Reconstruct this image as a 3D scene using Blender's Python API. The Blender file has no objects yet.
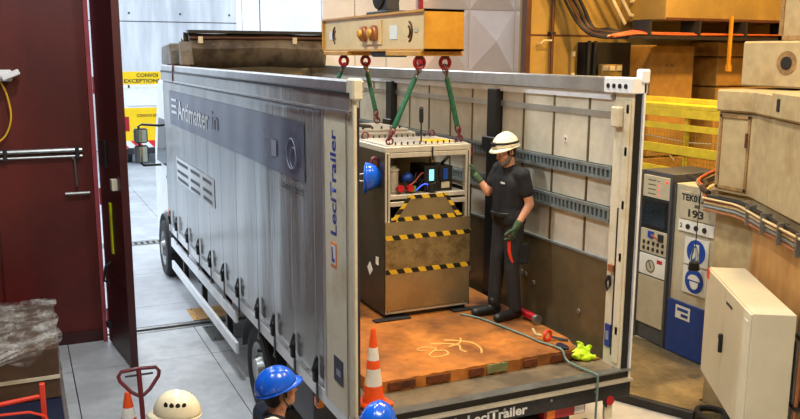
import bpy, bmesh, math, random
from mathutils import Vector, Matrix
random.seed(7)
scene = bpy.context.scene
C = scene.collection
PI = math.pi

# ------------------------------------------------------------------ camera, world, lights, exposure
YAW, PITCH, ROLL, FPX = -.4282, -.1829, .0045, 838.86
cam_d = bpy.data.cameras.new('camera'); cam = bpy.data.objects.new('camera', cam_d); C.objects.link(cam)
cam_d.sensor_width = 36; cam_d.lens = FPX / 800 * 36; cam_d.clip_start = .05; cam_d.clip_end = 300
_f = Vector((-math.sin(YAW) * math.cos(PITCH), math.cos(YAW) * math.cos(PITCH), math.sin(PITCH)))
_r = Vector((math.cos(YAW), math.sin(YAW), 0)); _u = _r.cross(_f)
_r2 = _r * math.cos(ROLL) + _u * math.sin(ROLL); _u2 = -_r * math.sin(ROLL) + _u * math.cos(ROLL)
M4 = Matrix((_r2, _u2, -_f)).transposed().to_4x4(); M4.translation = Vector((-3.4104, -5.4701, 3.8693))
cam.matrix_world = M4
scene.camera = cam

w = bpy.data.worlds.new('sky'); scene.world = w; w.use_nodes = True
bg = w.node_tree.nodes['Background']; bg.inputs[0].default_value = (.74, .87, 1, 1); bg.inputs[1].default_value = 2.3
sun_d = bpy.data.lights.new('hazy_sun', 'SUN'); sun_d.energy = 2.2; sun_d.angle = math.radians(38); sun_d.color = (1, .98, .95)
sun = bpy.data.objects.new('hazy_sun', sun_d); C.objects.link(sun); sun.location = (-8, 30, 30)
sun.rotation_euler = Vector((.22, -1, -.95)).to_track_quat('-Z', 'Y').to_euler()

vs = scene.view_settings
vs.view_transform = 'Standard'; vs.look = 'None'; vs.gamma = 1; vs.use_curve_mapping = False; vs.exposure = 0.0

def area_light(name, loc, size, power, col, target):
    d = bpy.data.lights.new(name, 'AREA'); d.shape = 'DISK'; d.size = size; d.energy = power; d.color = col
    o = bpy.data.objects.new(name, d); C.objects.link(o); o.location = loc
    o.rotation_euler = (Vector(target) - Vector(loc)).to_track_quat('-Z', 'Y').to_euler()
    return o
WARM = (1, .60, .20); NEUT = (1, .88, .70)
COOL_FILL = (.88, .95, 1)  # for the added fill lamps that brighten the left floor and trailer wall
HALL_AND_FILL_LAMPS = [((-.4, -3.4, 7.3), 300, NEUT), ((2.6, -2.4, 7.3), 240, WARM), ((.6, 1.0, 7.3), 260, NEUT),
              ((4.6, 3.4, 7.3), 330, WARM), ((7.2, 2.2, 7.3), 430, WARM), ((-2.6, 2.2, 7.3), 270, COOL_FILL), ((-3.4, -2.6, 7.3), 150, COOL_FILL)]
for _l, _p, _c in HALL_AND_FILL_LAMPS:
    area_light('bay_and_fill_light', (_l[0], _l[1], _l[2] - .03), .5, _p, _c, (_l[0], _l[1], 0))

# ------------------------------------------------------------------ materials
def lin(c):
    return tuple(((v / 255) / 12.92 if v / 255 <= .04045 else ((v / 255 + .055) / 1.055) ** 2.4) for v in c) + (1,)
MATS = {}
def mat(name, col, rough=.5, metal=0., var=.12, scale=5., bump=0., col2=None, lo=.42, hi=.62, stretch=(1, 1, 1), spec=.5, emit=0, alpha=1., trans=0., coat=0., bscale=None):
    if name in MATS: return MATS[name]
    m = bpy.data.materials.new(name); m.use_nodes = True; nt = m.node_tree; N = nt.nodes; L = nt.links
    b = N['Principled BSDF']
    b.inputs['Roughness'].default_value = rough; b.inputs['Metallic'].default_value = metal
    b.inputs['Specular IOR Level'].default_value = spec; b.inputs['Alpha'].default_value = alpha
    b.inputs['Transmission Weight'].default_value = trans; b.inputs['Coat Weight'].default_value = coat
    tc = N.new('ShaderNodeTexCoord'); mp = N.new('ShaderNodeMapping'); mp.inputs['Scale'].default_value = stretch
    L.new(tc.outputs['Object'], mp.inputs[0])
    n1 = N.new('ShaderNodeTexNoise'); n1.inputs['Scale'].default_value = scale; n1.inputs['Detail'].default_value = 6; n1.inputs['Roughness'].default_value = .62
    L.new(mp.outputs[0], n1.inputs['Vector'])
    base = lin(col)
    cr = N.new('ShaderNodeValToRGB'); e = cr.color_ramp.elements
    e[0].position = lo; e[1].position = hi
    if col2 is None:
        e[0].color = tuple(v * (1 - var) for v in base[:3]) + (1,); e[1].color = tuple(min(1, v * (1 + var)) for v in base[:3]) + (1,)
    else:
        e[0].color = base; e[1].color = lin(col2)
    L.new(n1.outputs[0], cr.inputs[0])
    # a second, finer variation multiplied in
    n2 = N.new('ShaderNodeTexNoise'); n2.inputs['Scale'].default_value = scale * 6; n2.inputs['Detail'].default_value = 4
    L.new(mp.outputs[0], n2.inputs['Vector'])
    mr = N.new('ShaderNodeMapRange'); mr.inputs[1].default_value = .3; mr.inputs[2].default_value = .7
    mr.inputs[3].default_value = 1 - var * .7; mr.inputs[4].default_value = 1 + var * .4
    L.new(n2.outputs[0], mr.inputs[0])
    mx = N.new('ShaderNodeMix'); mx.data_type = 'RGBA'; mx.blend_type = 'MULTIPLY'; mx.inputs[0].default_value = 1
    L.new(cr.outputs[0], mx.inputs[6]); L.new(mr.outputs[0], mx.inputs[7])
    L.new(mx.outputs[2], b.inputs['Base Color'])
    if emit:
        b.inputs['Emission Color'].default_value = base; b.inputs['Emission Strength'].default_value = emit
    if bump:
        n3 = N.new('ShaderNodeTexNoise'); n3.inputs['Scale'].default_value = bscale or scale * 4; n3.inputs['Detail'].default_value = 5
        L.new(mp.outputs[0], n3.inputs['Vector'])
        bp = N.new('ShaderNodeBump'); bp.inputs['Strength'].default_value = min(1, bump); bp.inputs['Distance'].default_value = .02
        L.new(n3.outputs[0], bp.inputs['Height']); L.new(bp.outputs[0], b.inputs['Normal'])
    MATS[name] = m
    return m

def stripe_mat(name, c1, c2, axis, freq, rough=.5):
    """diagonal two-colour tape; axis is the direction weights of the stripe count"""
    m = bpy.data.materials.new(name); m.use_nodes = True; nt = m.node_tree; N = nt.nodes; L = nt.links
    b = N['Principled BSDF']; b.inputs['Roughness'].default_value = rough
    tc = N.new('ShaderNodeTexCoord'); dt = N.new('ShaderNodeVectorMath'); dt.operation = 'DOT_PRODUCT'; dt.inputs[1].default_value = tuple(a * freq for a in axis)
    L.new(tc.outputs['Object'], dt.inputs[0])
    fr = N.new('ShaderNodeMath'); fr.operation = 'FRACT'; L.new(dt.outputs['Value'], fr.inputs[0])
    gt = N.new('ShaderNodeMath'); gt.operation = 'GREATER_THAN'; gt.inputs[1].default_value = .5; L.new(fr.outputs[0], gt.inputs[0])
    mx = N.new('ShaderNodeMix'); mx.data_type = 'RGBA'; mx.inputs[6].default_value = lin(c1); mx.inputs[7].default_value = lin(c2)
    L.new(gt.outputs[0], mx.inputs[0]); L.new(mx.outputs[2], b.inputs['Base Color'])
    MATS[name] = m
    return m

def tread_mat(name, col):
    m = mat(name, col, rough=.42, metal=.6, var=.25, scale=2)
    nt = m.node_tree; N = nt.nodes; L = nt.links; b = N['Principled BSDF']
    tc = N.new('ShaderNodeTexCoord'); sep = N.new('ShaderNodeSeparateXYZ'); L.new(tc.outputs['Object'], sep.inputs[0])
    def mth(op, a, bb=None, v=None):
        n = N.new('ShaderNodeMath'); n.operation = op
        L.new(a, n.inputs[0])
        if bb is not None: L.new(bb, n.inputs[1])
        if v is not None: n.inputs[1].default_value = v
        return n.outputs[0]
    s = mth('SINE', mth('MULTIPLY', mth('ADD', sep.outputs[0], sep.outputs[1]), v=70.))
    d = mth('SINE', mth('MULTIPLY', mth('SUBTRACT', sep.outputs[0], sep.outputs[1]), v=70.))
    h = mth('MULTIPLY', s, d)
    bp = N.new('ShaderNodeBump'); bp.inputs['Strength'].default_value = .6; bp.inputs['Distance'].default_value = .006
    L.new(h, bp.inputs['Height']); L.new(bp.outputs[0], b.inputs['Normal'])
    return m

mt = mat
mt('concrete_floor', (186, 188, 190), .32, var=.14, scale=1.3, bump=.12)
mt('concrete_out', (176, 180, 186), .6, var=.12, scale=.8, bump=.15)
mt('concrete_block', (172, 154, 116), .8, var=.2, scale=1.6, bump=.25, col2=(134, 110, 70), lo=.5, hi=.78)
mt('concrete_ochre', (176, 134, 62), .8, var=.2, scale=1.4, bump=.25, col2=(132, 96, 42), lo=.4, hi=.7)
mt('concrete_grey', (214, 214, 216), .85, var=.14, scale=.5, bump=.3, stretch=(1.5, 1, .2), col2=(176, 178, 184))
mt('wall_ochre', (150, 124, 66), .6, var=.15, scale=.8, bump=.05)
mt('dark_void', (20, 18, 15), .8)
mt('ceiling', (120, 115, 105), .9)
mt('maroon', (88, 24, 20), .42, var=.14, scale=1.1, bump=.03)
mt('maroon_dark', (60, 18, 20), .4, var=.15, scale=1.1)
mt('maroon_lit', (166, 72, 78), .35, var=.1, scale=2)  # lighter maroon: the bright lit edge is put into the colour
mt('steel_gal', (150, 152, 150), .38, metal=.8, var=.15, scale=3)
mt('steel_dark', (58, 58, 60), .5, metal=.6, var=.15)
mt('black', (16, 16, 18), .5, var=.2)
mt('rubber', (22, 22, 24), .75, var=.2, scale=8, bump=.1)
mt('alu', (196, 196, 196), .32, metal=.85, var=.08, scale=4)
mt('alu_profile', (196, 190, 174), .4, metal=.35, var=.08, scale=4)
mt('cream', (212, 202, 176), .45, var=.07, scale=3, col2=(190, 172, 136), lo=.5, hi=.75)
mt('white_paint', (224, 226, 228), .4, var=.05, scale=3)
mt('tarp', (164, 164, 160), .20, metal=.6, var=.14, scale=1.1, bump=.22, bscale=2.5, stretch=(1, 2.0, .3))
mt('tarp_seam', (172, 172, 168), .20, metal=.6, var=.05)
mt('tarp_roof', (120, 108, 92), .38, metal=.25, var=.2, scale=2.5, bump=.4, bscale=5, col2=(74, 64, 54))
mt('banner', (76, 80, 100), .24, metal=.3, var=.14, scale=1.2, col2=(108, 110, 124), lo=.4, hi=.7)
mt('print_white', (216, 218, 220), .5, var=.05)
mt('print_faint', (134, 138, 156), .5, var=.05)
mt('print_black', (34, 34, 38), .5, var=.05)
mt('print_blue', (22, 52, 138), .45, var=.05)
mt('panel_tan', (204, 196, 176), .42, metal=.15, var=.10, scale=2, bump=.05)
mt('panel_steel', (104, 92, 66), .42, metal=.4, var=.16, scale=1.6, bump=.06)
mt('rail_blue', (140, 150, 152), .45, metal=.6, var=.12)
mt('rust', (198, 124, 52), .55, metal=.1, var=.3, scale=1.7, bump=.2, col2=(100, 60, 30), lo=.38, hi=.68)
mt('rust_edge', (110, 56, 26), .7, var=.3, scale=6, bump=.4, col2=(62, 34, 20))
mt('deck_wood', (120, 104, 80), .6, var=.22, scale=2.5, bump=.15, col2=(84, 74, 58))
mt('chalk', (214, 166, 92), .8, var=.1)
mt('crane_ochre', (200, 144, 44), .42, var=.08, scale=3, col2=(182, 124, 34))
mt('crane_web', (222, 190, 132), .42, var=.06, scale=3)
mt('red_paint', (172, 24, 32), .35, var=.1)
mt('red_dark', (98, 28, 36), .4, var=.1)
mt('red_orange', (232, 62, 34), .4, var=.08)
mt('sling_green', (22, 92, 62), .7, var=.25, scale=30, bump=.2)
mt('chain', (120, 104, 88), .4, metal=.8)
mt('helmet_blue', (18, 92, 214), .22, var=.03, coat=.4)
mt('helmet_white', (232, 222, 190), .3, var=.04, coat=.2)
mt('skin', (200, 142, 108), .5, var=.08, scale=12)
mt('shirt_black', (26, 25, 27), .85, var=.2, scale=10, bump=.15)
mt('trousers_dark', (34, 33, 34), .85, var=.2, scale=9, bump=.2)
mt('jacket_navy', (28, 34, 52), .85, var=.2, scale=9, bump=.15)
mt('glove_green', (62, 84, 54), .8, var=.2, scale=30)
mt('hair_dark', (34, 26, 22), .7, var=.3, scale=50, bump=.4)
mt('beard_grey', (112, 100, 90), .8, var=.3, scale=60, bump=.4)
mt('eye', (236, 232, 226), .2); mt('iris', (52, 40, 30), .2)
mt('cone_orange', (236, 84, 22), .45, var=.08); mt('cone_white', (226, 222, 214), .5, var=.1)
mt('cardboard', (84, 60, 40), .8, var=.15, scale=3, bump=.08)
mt('plastic', (226, 224, 218), .14, var=.08, scale=4, alpha=.17, bump=.9, bscale=9)
_p = MATS['plastic']; _nt = _p.node_tree; _b = _nt.nodes['Principled BSDF']; _b.inputs['Alpha'].default_value = 1
_tr = _nt.nodes.new('ShaderNodeBsdfTransparent'); _ms = _nt.nodes.new('ShaderNodeMixShader'); _nz = _nt.nodes.new('ShaderNodeTexNoise'); _nz.inputs['Scale'].default_value = 3.2; _nz.inputs['Detail'].default_value = 7; _nz.inputs['Roughness'].default_value = .7
_cr = _nt.nodes.new('ShaderNodeValToRGB'); _cr.color_ramp.elements[0].position = .44; _cr.color_ramp.elements[0].color = (.05, .05, .05, 1); _cr.color_ramp.elements[1].position = .66; _cr.color_ramp.elements[1].color = (.62, .62, .62, 1)
_tc = _nt.nodes.new('ShaderNodeTexCoord'); _nt.links.new(_tc.outputs['Object'], _nz.inputs['Vector']); _nt.links.new(_nz.outputs[0], _cr.inputs[0]); _nt.links.new(_cr.outputs[0], _ms.inputs[0]); _nt.links.new(_tr.outputs[0], _ms.inputs[1]); _nt.links.new(_b.outputs[0], _ms.inputs[2]); _nt.links.new(_ms.outputs[0], _nt.nodes['Material Output'].inputs[0])
mt('navy', (20, 28, 52), .5)
mt('yellow_rail', (206, 184, 44), .45, var=.1, scale=4)
mt('yellow_truck', (250, 204, 14), .4, var=.04, scale=2)
mt('yellow_strip', (214, 222, 30), .4)
mt('rack_grey', (72, 74, 78), .5, var=.1)
mt('rack_light', (186, 178, 152), .5, var=.06)
mt('rack_blue', (18, 54, 128), .45, var=.08)
mt('sign_blue', (12, 66, 158), .45, var=.05)
mt('screen', (30, 38, 44), .15)
mt('display', (120, 226, 238), .3, emit=1.2, var=.02)
mt('led_red', (250, 50, 40), .3, emit=1.5)
mt('glow_blue', (50, 90, 255), .3, emit=1.2)  # glow put into the colour of a crate wire that is no lamp
mt('cabinet', (212, 204, 180), .4, var=.04, scale=2)
mt('plywood', (196, 152, 92), .6, var=.14, scale=2.5, stretch=(1, 1, .3), bump=.05, col2=(172, 124, 68))
mt('cable_orange', (176, 84, 40), .5); mt('cable_cream', (206, 186, 140), .5); mt('cable_black', (24, 24, 24), .5); mt('cable_yellow', (226, 180, 40), .5); mt('cable_teal', (104, 128, 120), .6)
mt('copper', (176, 116, 78), .4, metal=.6)
mt('steel_stained', (168, 148, 104), .32, metal=.7, var=.25, scale=7, col2=(116, 98, 66), lo=.45, hi=.7)
mt('steel_brushed', (168, 152, 116), .30, metal=.75, var=.08, scale=4)
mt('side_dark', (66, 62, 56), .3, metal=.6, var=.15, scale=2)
mt('glass', (230, 240, 240), .03, trans=.95, var=.0)
mt('glass_dark', (18, 22, 26), .06)
mt('glass_mirror', (180, 196, 200), .05, metal=1, var=.02)
mt('facade', (240, 238, 238), .6, var=.04, scale=1)
mt('facade_pink', (240, 226, 226), .6, var=.04, scale=1)
mt('brown_steel', (82, 48, 34), .5, var=.15)
mt('olive_paint', (122, 128, 84), .7, var=.2, scale=8)
mt('lid_grey', (186, 182, 172), .45, metal=.2, var=.1, scale=5)
mt('rust_stain', (142, 112, 72), .8, var=.25, scale=9)
mt('mesh_wire', (150, 128, 40), .5)
mt('lime', (196, 232, 28), .6, var=.1, scale=10, bump=.3)
mt('lamp_glow', (255, 236, 200), .4, emit=5, var=.0)
mt('orange_lamp', (250, 130, 20), .3, var=.05)
mt('paper', (222, 222, 214), .7, var=.05)
mt('tread_dummy', (1, 1, 1))
TREAD = tread_mat('tread_plate', (150, 136, 104))
stripe_mat('hazard', (206, 170, 36), (20, 20, 20), (1, 0, .6), 6.4)
stripe_mat('hazard_steep', (206, 170, 36), (20, 20, 20), (0, 0, 1), 9.5)
stripe_mat('chevron', (226, 40, 36), (236, 236, 236), (1, 0, 1), 1.8)

# ------------------------------------------------------------------ mesh helpers
def sp(pts, k=6):
    """smooth path through the points (Catmull-Rom)"""
    P = [Vector(p) for p in pts]; out = []
    for i in range(len(P) - 1):
        a, b, c, d = P[max(i - 1, 0)], P[i], P[i + 1], P[min(i + 2, len(P) - 1)]
        for j in range(k):
            t = j / k; out.append(.5 * ((2 * b) + (c - a) * t + (2 * a - 5 * b + 4 * c - d) * t * t + (3 * b - a - 3 * c + d) * t ** 3))
    return out + [P[-1]]
class MB:
    def __init__(s): s.v = []; s.f = []
    def add(s, vs, fs):
        o = len(s.v); s.v += [tuple(p) for p in vs]; s.f += [tuple(i + o for i in f) for f in fs]; return s
    def box(s, x0, x1, y0, y1, z0, z1):
        return s.add([(x0, y0, z0), (x1, y0, z0), (x1, y1, z0), (x0, y1, z0), (x0, y0, z1), (x1, y0, z1), (x1, y1, z1), (x0, y1, z1)],
                     [(0, 3, 2, 1), (4, 5, 6, 7), (0, 1, 5, 4), (1, 2, 6, 5), (2, 3, 7, 6), (3, 0, 4, 7)])
    def obox(s, c, ax, ay, az, hx, hy, hz):
        c, ax, ay, az = Vector(c), Vector(ax), Vector(ay), Vector(az); vs = []
        for k in (-1, 1):
            for (i, j) in ((-1, -1), (1, -1), (1, 1), (-1, 1)): vs.append(c + ax * hx * i + ay * hy * j + az * hz * k)
        return s.add(vs, [(0, 3, 2, 1), (4, 5, 6, 7), (0, 1, 5, 4), (1, 2, 6, 5), (2, 3, 7, 6), (3, 0, 4, 7)])
    def prism(s, poly, z0, z1, axis='z'):
        n = len(poly)
        def P(a, b, h): return (a, b, h) if axis == 'z' else ((a, h, b) if axis == 'y' else (h, a, b))
        vs = [P(a, b, z0) for a, b in poly] + [P(a, b, z1) for a, b in poly]
        fs = [tuple(range(n))[::-1], tuple(range(n, 2 * n))] + [(i, (i + 1) % n, n + (i + 1) % n, n + i) for i in range(n)]
        return s.add(vs, fs)
    def tube(s, pts, r, n=8, closed=False, cap=True):
        pts = [Vector(p) for p in pts]; m = len(pts)
        rr = r if isinstance(r, (list, tuple)) else [r] * m
        rings = []; prev = None
        for i, p in enumerate(pts):
            if closed: t = pts[(i + 1) % m] - pts[i - 1]
            else: t = pts[min(i + 1, m - 1)] - pts[max(i - 1, 0)]
            t.normalize()
            if prev is None:
                a = Vector((0, 0, 1)) if abs(t.z) < .9 else Vector((1, 0, 0)); u = t.cross(a).normalized()
            else:
                u = prev - t * prev.dot(t)
                if u.length < 1e-6: u = t.orthogonal()
                u.normalize()
            prev = u; v = t.cross(u)
            rings.append([p + (u * math.cos(2 * PI * k / n) + v * math.sin(2 * PI * k / n)) * rr[i] for k in range(n)])
        vs = [q for g in rings for q in g]; fs = []
        for i in range(m if closed else m - 1):
            a = i * n; b = ((i + 1) % m) * n
            for k in range(n): fs.append((a + k, a + (k + 1) % n, b + (k + 1) % n, b + k))
        if not closed and cap: fs += [tuple(range(n))[::-1], tuple(range((m - 1) * n, m * n))]
        return s.add(vs, fs)
    def lathe(s, prof, n=24, c=(0, 0, 0), axis='z', cap=True):
        vs = []; fs = []
        for (r, h) in prof:
            for k in range(n):
                a = 2 * PI * k / n; p = (r * math.cos(a), r * math.sin(a), h)
                if axis == 'x': p = (h, p[0], p[1])
                elif axis == 'y': p = (p[1], h, p[0])
                vs.append((p[0] + c[0], p[1] + c[1], p[2] + c[2]))
        for i in range(len(prof) - 1):
            for k in range(n): fs.append((i * n + k, i * n + (k + 1) % n, (i + 1) * n + (k + 1) % n, (i + 1) * n + k))
        if cap: fs += [tuple(range(n))[::-1], tuple(range((len(prof) - 1) * n, len(prof) * n))]
        return s.add(vs, fs)
    def grid(s, fn, nu, nv):
        vs = [fn(i / nu, j / nv) for j in range(nv + 1) for i in range(nu + 1)]
        return s.add(vs, [(j * (nu + 1) + i, j * (nu + 1) + i + 1, (j + 1) * (nu + 1) + i + 1, (j + 1) * (nu + 1) + i) for j in range(nv) for i in range(nu)])
    def capsule(s, p0, p1, r0, r1, n=12, k=4):
        p0, p1 = Vector(p0), Vector(p1); t = p1 - p0
        t = t.normalized() if t.length > 1e-6 else Vector((0, 0, 1))
        pts = []; rr = []
        for i in range(k + 1):
            a = PI / 2 * (1 - i / k) ; pts.append(p0 - t * r0 * math.sin(a)); rr.append(max(r0 * math.cos(a), 1e-4))
        for i in range(k + 1):
            a = PI / 2 * i / k; pts.append(p1 + t * r1 * math.sin(a)); rr.append(max(r1 * math.cos(a), 1e-4))
        # tube with a constant frame
        u = t.orthogonal().normalized(); v = t.cross(u); vs = []; fs = []
        for p, r in zip(pts, rr): vs += [p + (u * math.cos(2 * PI * q / n) + v * math.sin(2 * PI * q / n)) * r for q in range(n)]
        m = len(pts)
        for i in range(m - 1):
            for q in range(n): fs.append((i * n + q, i * n + (q + 1) % n, (i + 1) * n + (q + 1) % n, (i + 1) * n + q))
        fs += [tuple(range(n))[::-1], tuple(range((m - 1) * n, m * n))]
        return s.add(vs, fs)
    def ell(s, c, r, rot=None, n=16, m=10):
        c = Vector(c); vs = []; fs = []
        for i in range(m + 1):
            a = PI * (i / m) - PI / 2; ca = max(math.cos(a), 1e-3)
            for k in range(n):
                b = 2 * PI * k / n; p = Vector((r[0] * ca * math.cos(b), r[1] * ca * math.sin(b), r[2] * math.sin(a)))
                if rot is not None: p = rot @ p
                vs.append(c + p)
        for i in range(m):
            for k in range(n): fs.append((i * n + k, i * n + (k + 1) % n, (i + 1) * n + (k + 1) % n, (i + 1) * n + k))
        fs += [tuple(range(n))[::-1], tuple(range(m * n, (m + 1) * n))]
        return s.add(vs, fs)
    def mesh(s, name, off=(0, 0, 0)):
        me = bpy.data.meshes.new(name); me.from_pydata([(x - off[0], y - off[1], z - off[2]) for x, y, z in s.v], [], s.f); me.update()
        return me
    def build(s, name, material, parent=None, smooth=False, bevel=0, thick=0, world=True):
        """link as one mesh object; coordinates are world ones unless world=False (then local to parent)"""
        off = (0, 0, 0)
        if parent is not None and world:
            p = parent
            while p is not None: off = tuple(a + b for a, b in zip(off, p.location)); p = p.parent
        me = s.mesh(name, off); o = bpy.data.objects.new(name, me); C.objects.link(o)
        if isinstance(material, str): material = MATS[material]
        me.materials.append(material)
        if parent is not None: o.parent = parent
        bm = bmesh.new(); bm.from_mesh(me); bmesh.ops.recalc_face_normals(bm, faces=bm.faces)
        if bevel:
            bmesh.ops.bevel(bm, geom=bm.edges[:], offset=bevel, segments=1, affect='EDGES', profile=.5)
        bm.to_mesh(me); bm.free()
        if smooth:
            for p in me.polygons: p.use_smooth = True
            try: me.set_sharp_from_angle(angle=math.radians(40))
            except Exception: pass
        if thick:
            md = o.modifiers.new('thickness', 'SOLIDIFY'); md.thickness = thick; md.offset = 0
        return o

def thing(name, label, cat, loc=(0, 0, 0), rotz=0, group=None):
    o = bpy.data.objects.new(name, None); C.objects.link(o); o.location = loc; o.rotation_euler = (0, 0, rotz); o.empty_display_size = .1
    o['label'] = label; o['category'] = cat
    if group: o['group'] = group
    return o
def tag(o, label, cat, group=None):
    o['label'] = label; o['category'] = cat
    if group: o['group'] = group
    return o
def struct(o, label=None, cat=None):
    o['kind'] = 'structure'
    if label: o['label'] = label
    if cat: o['category'] = cat
    return o
def sbox(name, m, x0, x1, y0, y1, z0, z1, parent=None, bevel=0):
    o = MB().box(x0, x1, y0, y1, z0, z1).build(name, m, parent, bevel=bevel)
    if parent is None: struct(o)
    return o
def share(o, parent, dloc, rot=None):
    c = o.copy(); C.objects.link(c); c.parent = parent; c.location = Vector(o.location) + Vector(dloc)
    if rot is not None: c.rotation_euler = rot
    return c
def copy_tree(o, parent=None):
    c = o.copy(); C.objects.link(c); c.parent = parent
    for ch in list(o.children): copy_tree(ch, c)
    return c
def text(name, body, origin, right, up, W, H, m, parent=None, extrude=.002, shear=0, bold=.0, label=None):
    """lettering as a thin mesh; fitted to W x H from its lower-left corner at origin (world)"""
    cu = bpy.data.curves.new(name, 'FONT'); cu.body = body; cu.size = 1; cu.extrude = 0; cu.offset = bold; cu.shear = shear; cu.resolution_u = 3
    t = bpy.data.objects.new(name, cu); C.objects.link(t)
    dg = bpy.context.evaluated_depsgraph_get(); dg.update(); me = bpy.data.meshes.new_from_object(t.evaluated_get(dg))
    bpy.data.objects.remove(t); bpy.data.curves.remove(cu)
    xs = [v.co.x for v in me.vertices]; ys = [v.co.y for v in me.vertices]
    x0, x1, y0, y1 = min(xs), max(xs), min(ys), max(ys)
    R_, U_ = Vector(right).normalized(), Vector(up).normalized(); Nn = R_.cross(U_); O = Vector(origin)
    off = Vector((0, 0, 0)); p = parent
    while p is not None: off += Vector(p.location); p = p.parent
    for v in me.vertices:
        v.co = O + R_ * ((v.co.x - x0) / (x1 - x0) * W) + U_ * ((v.co.y - y0) / (y1 - y0) * H) + Nn * extrude - off
    me.name = name; o = bpy.data.objects.new(name, me); C.objects.link(o); me.materials.clear(); me.materials.append(MATS[m])
    if parent is not None: o.parent = parent
    if label: o['label'] = label
    return o
def remesh(mb, name, material, parent, voxel=.012, smooth=3, world=False):
    me = mb.mesh('tmp'); t = bpy.data.objects.new('tmp', me); C.objects.link(t)
    bm = bmesh.new(); bm.from_mesh(me); bmesh.ops.recalc_face_normals(bm, faces=bm.faces); bm.to_mesh(me); bm.free()
    a = t.modifiers.new('r', 'REMESH'); a.mode = 'VOXEL'; a.voxel_size = voxel
    b = t.modifiers.new('s', 'SMOOTH'); b.iterations = smooth; b.factor = .5
    dg = bpy.context.evaluated_depsgraph_get(); dg.update(); me2 = bpy.data.meshes.new_from_object(t.evaluated_get(dg))
    bpy.data.objects.remove(t); bpy.data.meshes.remove(me)
    me2.name = name; o = bpy.data.objects.new(name, me2); C.objects.link(o); me2.materials.clear(); me2.materials.append(MATS[material])
    for p in me2.polygons: p.use_smooth = True
    if parent is not None:
        o.parent = parent
    return o

# ------------------------------------------------------------------ the setting
random.seed(11)
fl = sbox('floor', 'steel_dark', -7, 11, -9, 6.28, -.3, -.03)
fl['label'] = 'grey concrete hall floor in large slabs'; fl['category'] = 'floor'
xs = [-7, -5.3, -3.0, -1.3, 1.2, 3.6, 6.0, 8.5, 11]; ys = [-9, -6.8, -4.4, -2.2, .2, 2.6, 5.1, 6.28]
for i in range(len(xs) - 1):
    for j in range(len(ys) - 1):
        dz = random.uniform(-.002, .002)
        MB().box(xs[i] + .006, xs[i + 1] - .006, ys[j] + .006, ys[j + 1] - .006, -.028, dz).build('floor_slab', 'concrete_floor', fl)
gr = sbox('ground', 'concrete_out', -40, 40, 6.52, 60, -.3, -.02); gr['label'] = 'pale grey concrete yard outside the hall door'; gr['category'] = 'ground'
gx = [-9, -5.2, -2.2, -.5, 2.0, 5.5]; gy = [6.55, 7.55, 9.6, 11.9, 12.42, 15.5, 19, 24, 29.6]
for i in range(len(gx) - 1):
    for j in range(len(gy) - 1):
        if j == 3: continue
        MB().box(gx[i] + .006, gx[i + 1] - .006, gy[j] + .006, gy[j + 1] - .006, -.018, random.uniform(-.002, .002)).build('ground_slab', 'concrete_out', gr)
# drain across the yard
dr = thing('drain_grate', 'dark slotted drain grate across the yard beside the truck cab', 'drain', (0, 12.16, 0))
MB().box(-9, 5.5, 11.91, 12.41, -.018, -.006).build('channel', 'concrete_out', dr)
MB().box(-9, 5.5, 12.04, 12.30, -.006, -.002).build('pit', 'dark_void', dr)
mb = MB()
for k in range(120): mb.box(-9 + k * .12, -9 + k * .12 + .06, 12.04, 12.30, -.002, .006)
mb.box(-9, 5.5, 12.02, 12.05, -.002, .008).box(-9, 5.5, 12.29, 12.32, -.002, .008).build('grate_bars', 'steel_gal', dr)
# door threshold
th = thing('door_threshold', 'steel floor track with a dark slot across the doorway', 'track', (0, 6.4, 0))
MB().box(-7, 4.1, 6.28, 6.52, -.03, -.012).build('slot', 'dark_void', th)
MB().box(-7, 4.1, 6.28, 6.34, -.03, .004).build('rail', 'steel_gal', th); MB().box(-7, 4.1, 6.44, 6.52, -.03, .004).build('rail', 'steel_gal', th)
for (x0, x1, y0, y1, m, lab) in ((-1.25, -.55, 6.55, 7.15, 'plywood', 'yellowed cover plate on the ground under the truck side'),
                                 (-1.2, -.4, 5.55, 6.2, 'steel_gal', 'grey cover plate on the floor inside the door track')):
    p = thing('floor_plate', lab, 'plate', (x0, y0, 0)); MB().box(x0, x1, y0, y1, .003, .012).build('sheet', m, p, bevel=.003)
    mb = MB()
    for (a, b) in ((x0 + .06, y0 + .06), (x1 - .06, y0 + .06), (x0 + .06, y1 - .06), (x1 - .06, y1 - .06)): mb.lathe([(.015, .012), (.012, .018)], 8, (a, b, 0))
    mb.build('screws', 'steel_dark', p)['kind'] = 'stuff'
# hall shell
wl = sbox('wall_left', 'maroon', -7, -2.545, 6.22, 6.30, 0, 8)
wl['label'] = 'dark maroon steel wall panel at the left of the doorway'; wl['category'] = 'wall'
for x in (-6.2, -4.95, -3.72): MB().box(x, x + .02, 6.205, 6.22, 0, 8).build('panel_joint', 'maroon_dark', wl)
MB().box(-7, -2.545, 6.19, 6.22, 0, .16).build('kick_plate', 'maroon_dark', wl)
wr = sbox('wall_right', 'wall_ochre', 4.19, 11, 6.22, 6.5, 0, 8); wr['label'] = 'ochre painted back wall right of the doorway'; wr['category'] = 'wall'
MB().box(4.19, 11, 6.215, 6.22, 4.17, 4.20).build('joint_line', 'brown_steel', wr)
sbox('wall_header', 'wall_ochre', -7, 11, 6.22, 6.5, 6.6, 8.2)
sbox('wall_side_left', 'maroon_dark', -7.2, -7, -9, 6.5, 0, 8); sbox('wall_side_right', 'concrete_ochre', 11, 11.2, -9, 6.5, 0, 8)
sbox('wall_back', 'concrete_block', -7.2, 11.2, -9.2, -9, 0, 8); sbox('ceiling', 'ceiling', -7.2, 11.2, -9.2, 6.5, 8, 8.2)
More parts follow.
